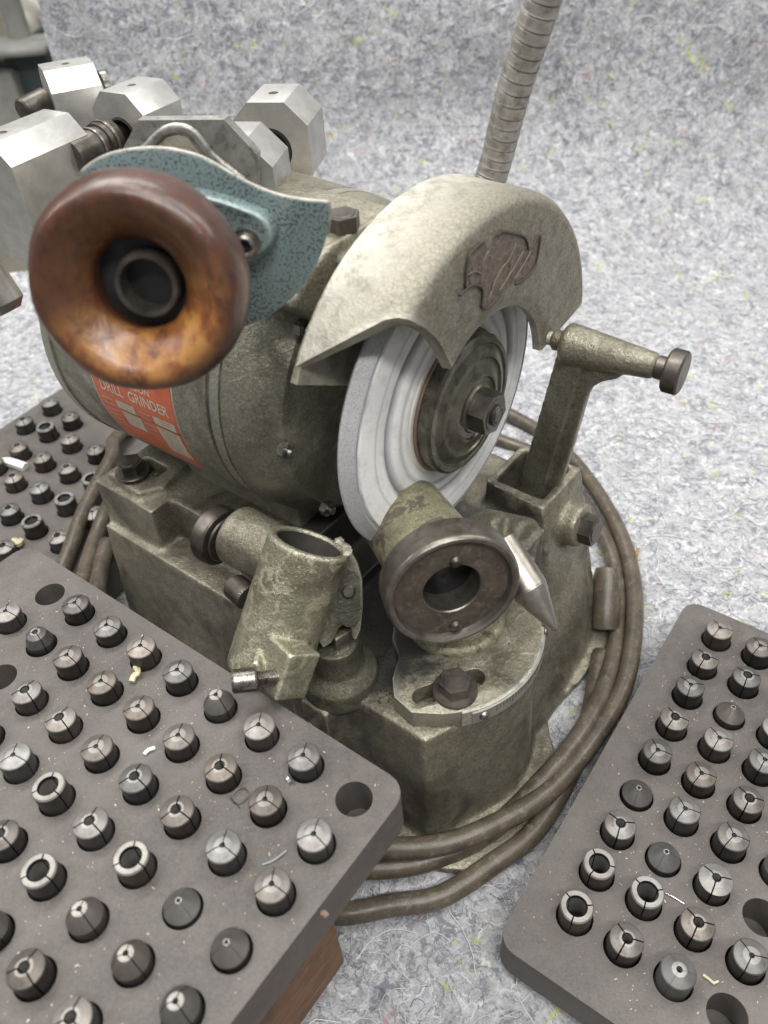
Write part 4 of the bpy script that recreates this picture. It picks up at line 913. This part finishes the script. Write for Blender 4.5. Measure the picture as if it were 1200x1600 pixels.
# black grinding dust round the pedestal
b = bmesh.new()
for _ in range(1500):
    a_ = random.uniform(-186, -126); b_ = random.uniform(140, 222); s_ = random.uniform(.15, .5); bmesh.ops.create_cube(b, size=s_, matrix=MA @ Matrix.Translation((a_, b_, 79.3+s_*.3)) @ Matrix.Rotation(random.random()*3, 4, Vector((1, .3, .7))))
tag(build('grinding_dust', b, M_['dust'], G), kind='stuff')
# flexible conduit rising behind the guard
h0_ = W(-178, 262, 190); pA = pd(772, 262, 350); pB = pd(850, -5, 322); pC = pB+(pB-pA)*.5
path = spline([h0_, h0_*.4+pA*.6, pA, (pA+pB)/2+Vector((-1, 0, 0)), pB, pC], 60)
axis = [path[0]]; acc = 0; rad = [6.2]; tot = 0
for p, q in zip(path, path[1:]):
    seg_ = (q-p).length; k = 0
    while acc+seg_-k >= .42 and seg_ > 0:
        k += .42-acc; acc = 0
        if k > seg_: break
        tot += .42; axis.append(p.lerp(q, k/seg_)); ph = (tot % 4.4)/4.4; rad.append(6.25-(.35 if ph < .1 else .0)+(.2 if .1 <= ph < .25 else 0))
    acc = max(0, seg_-k) if k <= seg_ else 0
build('flexible_conduit', tube(axis, rad, None, 24), M_['conduit'], G, angle=50)

# --- power cord in loops round the base
cord = thing('power_cord', 'thick brown rubber cord looped several times around the grinder base', 'cord', Matrix.Translation(pz(700, 1400, 0)))
r_ = 4.7
def cz(u, v, z): p = pz(u, v, z); return p
front1 = [cz(480, 1335, 13), cz(600, 1330, 13), cz(680, 1322, 13), cz(760, 1298, 13), cz(850, 1245, 13), cz(925, 1165, 13), cz(975, 1070, 12), cz(992, 970, 11), cz(985, 890, 10), cz(960, 820, 10), cz(915, 745, 9), cz(870, 695, 8), cz(800, 650, 7)]
front2 = [cz(500, 1355, 5), cz(600, 1354, 5), cz(680, 1340, 5), cz(760, 1300, 6), cz(840, 1225, 12), cz(905, 1145, 14), cz(950, 1060, 10), cz(966, 970, 6), cz(962, 900, 6), cz(945, 840, 7), cz(900, 770, 6), cz(860, 720, 6), cz(795, 694, 6)]
front3 = [cz(450, 1420, 5), cz(530, 1425, 5), cz(610, 1418, 5), cz(690, 1398, 5), cz(770, 1355, 5), cz(840, 1295, 5), cz(895, 1200, 5), cz(925, 1110, 5), cz(940, 1020, 6)]
back1 = [Vector((70, 500, 7)), Vector((0, 545, 7)), Vector((-90, 555, 7)), pz(205, 668, 30), pz(170, 722, 34), pz(135, 790, 33), pz(112, 850, 32), pz(88, 920, 28), Vector((-180, 300, 20)), Vector((-150, 230, 8))]
back2 = [Vector((60, 470, 6)), Vector((0, 520, 6)), Vector((-100, 520, 6)), Vector((-175, 450, 8)), pz(170, 790, 32), pz(152, 840, 32), pz(136, 890, 32), pz(128, 940, 30), Vector((-165, 290, 8)), Vector((-120, 210, 6))]
back3 = [Vector((-110, 190, 6)), Vector((-150, 260, 6)), pz(150, 945, 32), pz(152, 900, 32), pz(166, 850, 32)]
under1 = [Vector((-110, 185, 12)), Vector((-75, 168, 12))]; under2 = [Vector((-90, 180, 5)), Vector((-60, 165, 5))]
wob = random.Random(3)
for pts, nm in ((under1+front1+back1, 'cord_loop'), (under2+front2+back2, 'cord_loop'), ([Vector((-105, 170, 5))]+front3, 'cord_loop'), (back3, 'cord_loop')):
    pts = [p+Vector((wob.uniform(-1, 1), wob.uniform(-1, 1), wob.uniform(-.2, .8)))*1.1 for p in pts]
    build(nm, tube(spline(pts, 8), r_, None, 16), M_['cord'], cord, angle=180)
g0, g1 = cz(946, 985, 8), cz(948, 905, 26); mg = frame(g0, g1-g0, A); Lg = (g1-g0).length
b = lathe([(0, 0), (5.2, 0), (7.2, .8), (7.4, 3), (7.6, Lg), (6, Lg+6), (0, Lg+7)], mg, None, 32, close=False); build('strain_relief', b, M_['cord'], cord)

# ================================================================== FIXTURE OVER THE MOTOR
X = thing('indexing_fixture', 'bright octagonal aluminium blocks with blue-grey plate and wooden knob over the motor', 'fixture', Matrix.Translation(pd(300, 330, 320)))
def octp(w_, h, cx, cz_, cyb=None):
    """octagon section: width w_, height h, corner cuts cx wide and cz_ high"""
    a_, b_ = w_/2, h/2; return [(-a_, -b_+cz_), (-a_+cx, -b_), (a_-cx, -b_), (a_, -b_+cz_), (a_, b_-cz_), (a_-cx, b_), (-a_+cx, b_), (-a_, b_-cz_)]
def oblock(anchor, az, w_, h, cx, cz_, length, bore=None, back=False, mat='alu', hole=.5, ex=None):
    """anchor: world point of the near top right corner of the section (end of the top flat); length runs along azimuth az"""
    dr = Vector((math.sin(R(az)), math.cos(R(az)), 0)); rt_ = Vector((dr.y, -dr.x, 0))
    o = anchor - rt_*(w_/2-cx) - Z*h/2
    m = Matrix((rt_, Z, -dr)).transposed().to_4x4(); m.translation = o      # section x right, y up, z back towards the camera
    b = prism(octp(w_, h, cx, cz_), -length, 0); 
    c = None
    if bore: c = cyl(bore, -length-5 if back else -length*.8, 5, None, c, 40, .01)
    c = cyl(2.1, h/2-9, h/2+3, Matrix.Translation((0, 0, -length*hole)) @ Matrix.Rotation(R(-90), 4, 'X'), c, 20, .01)
    b = cutout(b, c); bev(b, .35, 2, 25)
    ob = build('aluminium_block', b, M_[mat], X, m, space='local', angle=20)
    sc = cyl(1.9, h/2-5, h/2-3.2, Matrix.Translation((0, 0, -length*hole)) @ Matrix.Rotation(R(-90), 4, 'X'), None, 20, .3); build('set_screw', sc, M_['steel_dark'], ob, m, space='local'); return ob, m
eb, mE = oblock(pd(443, 160, 372), 13, 34, 38, 9, 9, 26, bore=9)
b = lathe([(5, -22), (8.8, -22), (8.8, .4), (8, .6), (5, -3)], mE, None, 40); build('bearing_sleeve', b, M_['black'], eb)
cb_, mC = oblock(pd(195.5, 147.7, 452), 33, 34, 40, 8.6, 8.6, 27, bore=9)
b = lathe([(4, -20), (8.8, -20), (8.8, .4), (8, .8), (4, -4)], mC, None, 40); build('bearing_sleeve', b, M_['black'], cb_)
bb_, mBk = oblock(pd(67.5, 112, 490), 66, 34, 46, 8.5, 8.5, 25, bore=8)
ab_, mAk = oblock(pd(107, 176, 452)-Vector((math.sin(R(33)), math.cos(R(33)), 0))*46, 33, 34, 56, 8.8, 8.8, 46, hole=.3)
d13 = Vector((math.sin(R(13)), math.cos(R(13)), 0))
db_, mDk = oblock(pd(408, 190, 355)-d13*22, 13, 36, 44, 9.5, 9.5, 22, bore=None)
# cast flange in front of that block
nf = -d13; Pf = pd(350, 187, 330)
def onf(u, v, k=0): return onpl(u, v, nf, nf.dot(Pf)+k)
m = frame(Pf, nf, Vector((0, 0, 1)))
fp = [(m.inverted() @ onf(u, v)) for u, v in ((186, 262), (192, 232), (215, 188), (350, 187), (401, 241), (404, 300), (404, 390), (200, 390))]
b = prism([(p.x, p.y) for p in fp], -5, 0, None, None, .7); cf = build('cast_flange', b, M_['alu_cast'], db_, m, space='local', angle=30)
rib = [(205, 262), (225, 236), (242, 218), (258, 204), (274, 199), (290, 200), (304, 208), (316, 222), (328, 238), (342, 252), (360, 266), (385, 285)]
b = tube(spline([onf(u, v, -.5) for u, v in rib], 5), 2.0, None, 12); build('raised_rib', b, M_['alu_cast'], cf, angle=180)
bp = [(m.inverted() @ onf(u, v)) for u, v in ((230, 262), (245, 232), (262, 214), (280, 210), (296, 216), (310, 236), (332, 262), (345, 290), (225, 300))]
b = prism([(p.x, p.y) for p in bp], 0, 1.2, None, None, .5); build('cast_pad', b, M_['dirty'], cf, m, space='local')
# collet shaft between the long block and the next
s0 = pd(132, 236, 452); s1 = pd(203, 201, 474); ms = frame(s0, s1-s0, Z); L = (s1-s0).length
b = lathe([(0, -10), (8.2, -10), (8.2, L*.3), (9.3, L*.31), (9.3, L*.56), (8.4, L*.6), (5.4, L*.66), (5.2, L+14), (0, L+14)], ms, None, 40, close=False); cs = build('collet_shaft', b, M_['steel_dark'], X, angle=30)
b = lathe([(8.3, L*.16), (8.9, L*.16), (8.9, L*.2), (8.3, L*.2)], ms, None, 40); b = lathe([(9.2, L*.4), (9.9, L*.4), (9.9, L*.45), (9.2, L*.45)], ms, b, 40); build('retaining_ring', b, M_['steel'], cs)
s0 = pd(40, 172, 492); s1 = pd(68, 158, 498); ms = frame(s0, s1-s0, Z); b = cyl(6, -2, 14, ms, None, 32, .8); build('collet_shaft', b, M_['steel_dark'], X)
ms = frame(pd(158, 132, 502), Vector((.8, .5, 0))); b = lathe([(3.5, 0), (6.5, 0), (6.5, 3), (3.5, 3)], ms, None, 32); build('retaining_ring', b, M_['steel'], X)
# hub joining the blocks, behind the plate
a = bmesh.new(); q = pd(285, 330, 350); a = cyl(20, -30, -8, Matrix.Translation(q-Z*10), a, 40, 3)
for e_ in ((mAk, -70), (mC, -12), (mBk, -12), (mDk, -8), (mE, -12)):
    t_ = e_[0] @ Vector((0, -8, e_[1])); c_ = q-Z*28; a = tube([c_, c_.lerp(t_, .5)-Z*8, t_], 7, a, 16)
bmesh.ops.recalc_face_normals(a, faces=a.faces); build('hub', cast(a, None, 1.3, 4), M_['dirty'], X, angle=180)
# lower left: dark channel and rounded arm under the long block
s0 = pd(-60, 372, 350); s1 = pd(16, 486, 350); ms = frame(s0, s1-s0, CM.col[2])
b = cyl(7.5, 0, (s1-s0).length, ms @ Matrix.Diagonal((.8, 1, 1, 1)), None, 40, 3); build('swing_arm', b, M_['steel_bar'], X)
# knob axis and plate
kc = pd(221, 444, 236)
ka = axis_at(222, 447, 24, -.75, .66); MKn = frame(kc, ka, -CM.col[1] + CM.col[0]*.0)
RK = 28.9
prk = [(13, -11), (13.2, -4), (13.2, .6), (13.6, 1.7), (14.8, 3.2), (18, 6.2), (21.5, 8.9), (24.5, 10.6), (27, 10.6), (29.2, 8.8), (30.6, 5.8), (31.3, 2), (31.4, -2), (30.8, -6), (29, -8.6), (26, -11), (22, -12)]
prk = [(r*RK/31.4, h) for r, h in prk]
kb = lathe(prk, None, None, 120)
for v in kb.verts:
    t = math.atan2(v.co.y, v.co.x); k = 1+.006*math.sin(3*t+1)+.005*math.sin(7*t+v.co.z*.2); v.co.x *= k; v.co.y *= k
kn = build('wooden_knob', kb, M_['wood_knob'], X, MKn, space='local', angle=60)
b = lathe([(6.7, -14), (6.7, 1.4), (7.1, 2.1), (8.4, 2.1), (8.9, 1.3), (8.9, -14)], None, None, 56); build('sleeve_tube', b, M_['steel_dark'], kn, MKn @ Matrix.Translation((.2, -2.0, .4)), space='local', angle=30)
b = lathe([(0, -6), (13, -6), (13, -4), (0, -4)], None, None, 48, close=False); build('knob_floor', b, M_['black'], kn, MKn, space='local')
b = cyl(9, -40, -10, MKn, None, 40); build('knob_shaft', b, M_['dirty'], X)
# speckled plate
pn = axis_at(330, 330, 22, -.55, .8); P0 = pd(400, 360, 262)
op = [(114, 292), (128, 270), (150, 253), (175, 242), (205, 236), (235, 233.5), (262, 235), (290, 240), (315, 248), (340, 261), (365, 276), (390, 289), (415, 300), (440, 308), (465, 313), (490, 316), (514, 317), (513, 345), (508, 378), (497, 408), (480, 438), (460, 462), (435, 484), (410, 499), (390, 508), (350, 518), (300, 524), (240, 520), (180, 500), (130, 450), (105, 390), (104, 330)]
op = [onpl(u, v, pn, pn.dot(P0)) for u, v in op]; op2 = spline(op[:17], 3)+spline(op[16:], 3)[1:]
b = bmesh.new(); vs = [b.verts.new(p) for p in op2]; f_ = b.faces.new(vs); ex = bmesh.ops.extrude_face_region(b, geom=[f_])
for g in ex['geom']:
    if isinstance(g, bmesh.types.BMVert): g.co -= pn*1.8
bev(b, .25, 2, 50); plt = build('speckled_plate', b, M_['blue'], X, frame(P0, pn), angle=40)
b = tube(spline([p-pn*.9+(-pn)*0 for p in op2[2:-40]], 1), .75, None, 8); build('plate_edge', b, M_['conduit'], plt, angle=180)
# raised boss on the plate: teardrop pocket with a flared rim
def onp(u, v, h=0): return onpl(u, v, pn, pn.dot(P0)+h)
ring_o = [(262, 292), (300, 292), (340, 300), (380, 312), (415, 326), (432, 345), (436, 365), (428, 386), (410, 402), (385, 420), (350, 440), (300, 440), (262, 400)]
ring_i = [(275, 308), (305, 308), (340, 315), (372, 326), (400, 338), (415, 353), (418, 368), (411, 382), (396, 394), (376, 408), (350, 420), (300, 420), (275, 380)]
O = spline([onp(u, v, 0) for u, v in ring_o+ring_o[:1]], 5)[:-1]; I_ = spline([onp(u, v, 7) for u, v in ring_i+ring_i[:1]], 5)[:-1]
b = bmesh.new(); rows = [[], [], [], []]
for p, q in zip(O, I_):
    qo = q-pn*7
    rows[0].append(b.verts.new(p)); rows[1].append(b.verts.new(p.lerp(qo, .4)+pn*4.6)); rows[2].append(b.verts.new(p.lerp(qo, .75)+pn*7)); rows[3].append(b.verts.new(qo.lerp(onp(350, 360), .08)+pn*6.6))
for a_, c in zip(rows, rows[1:]):
    for i in range(len(a_)): j = (i+1) % len(a_); b.faces.new((a_[i], a_[j], c[j], c[i]))
b.faces.new(rows[3]); build('pressed_boss', b, M_['blue'], plt, frame(P0, pn), angle=180)
m = frame(onp(384, 381, 6.4), pn); b = lathe([(1.9, .2), (1.9, 2.6), (2.6, 3), (3.3, 2.6), (3.4, 0), (1.9, 0)], m, None, 32); b = lathe([(3.4, .1), (4.6, .2), (4.6, .5), (3.4, .6)], m, b, 32); build('socket_screw', b, M_['steel'], plt)
m = frame(onp(384, 381, 6.5), pn); b = cyl(1.9, 0, .4, m, None, 20, .1); build('screw_recess', b, M_['black'], plt)
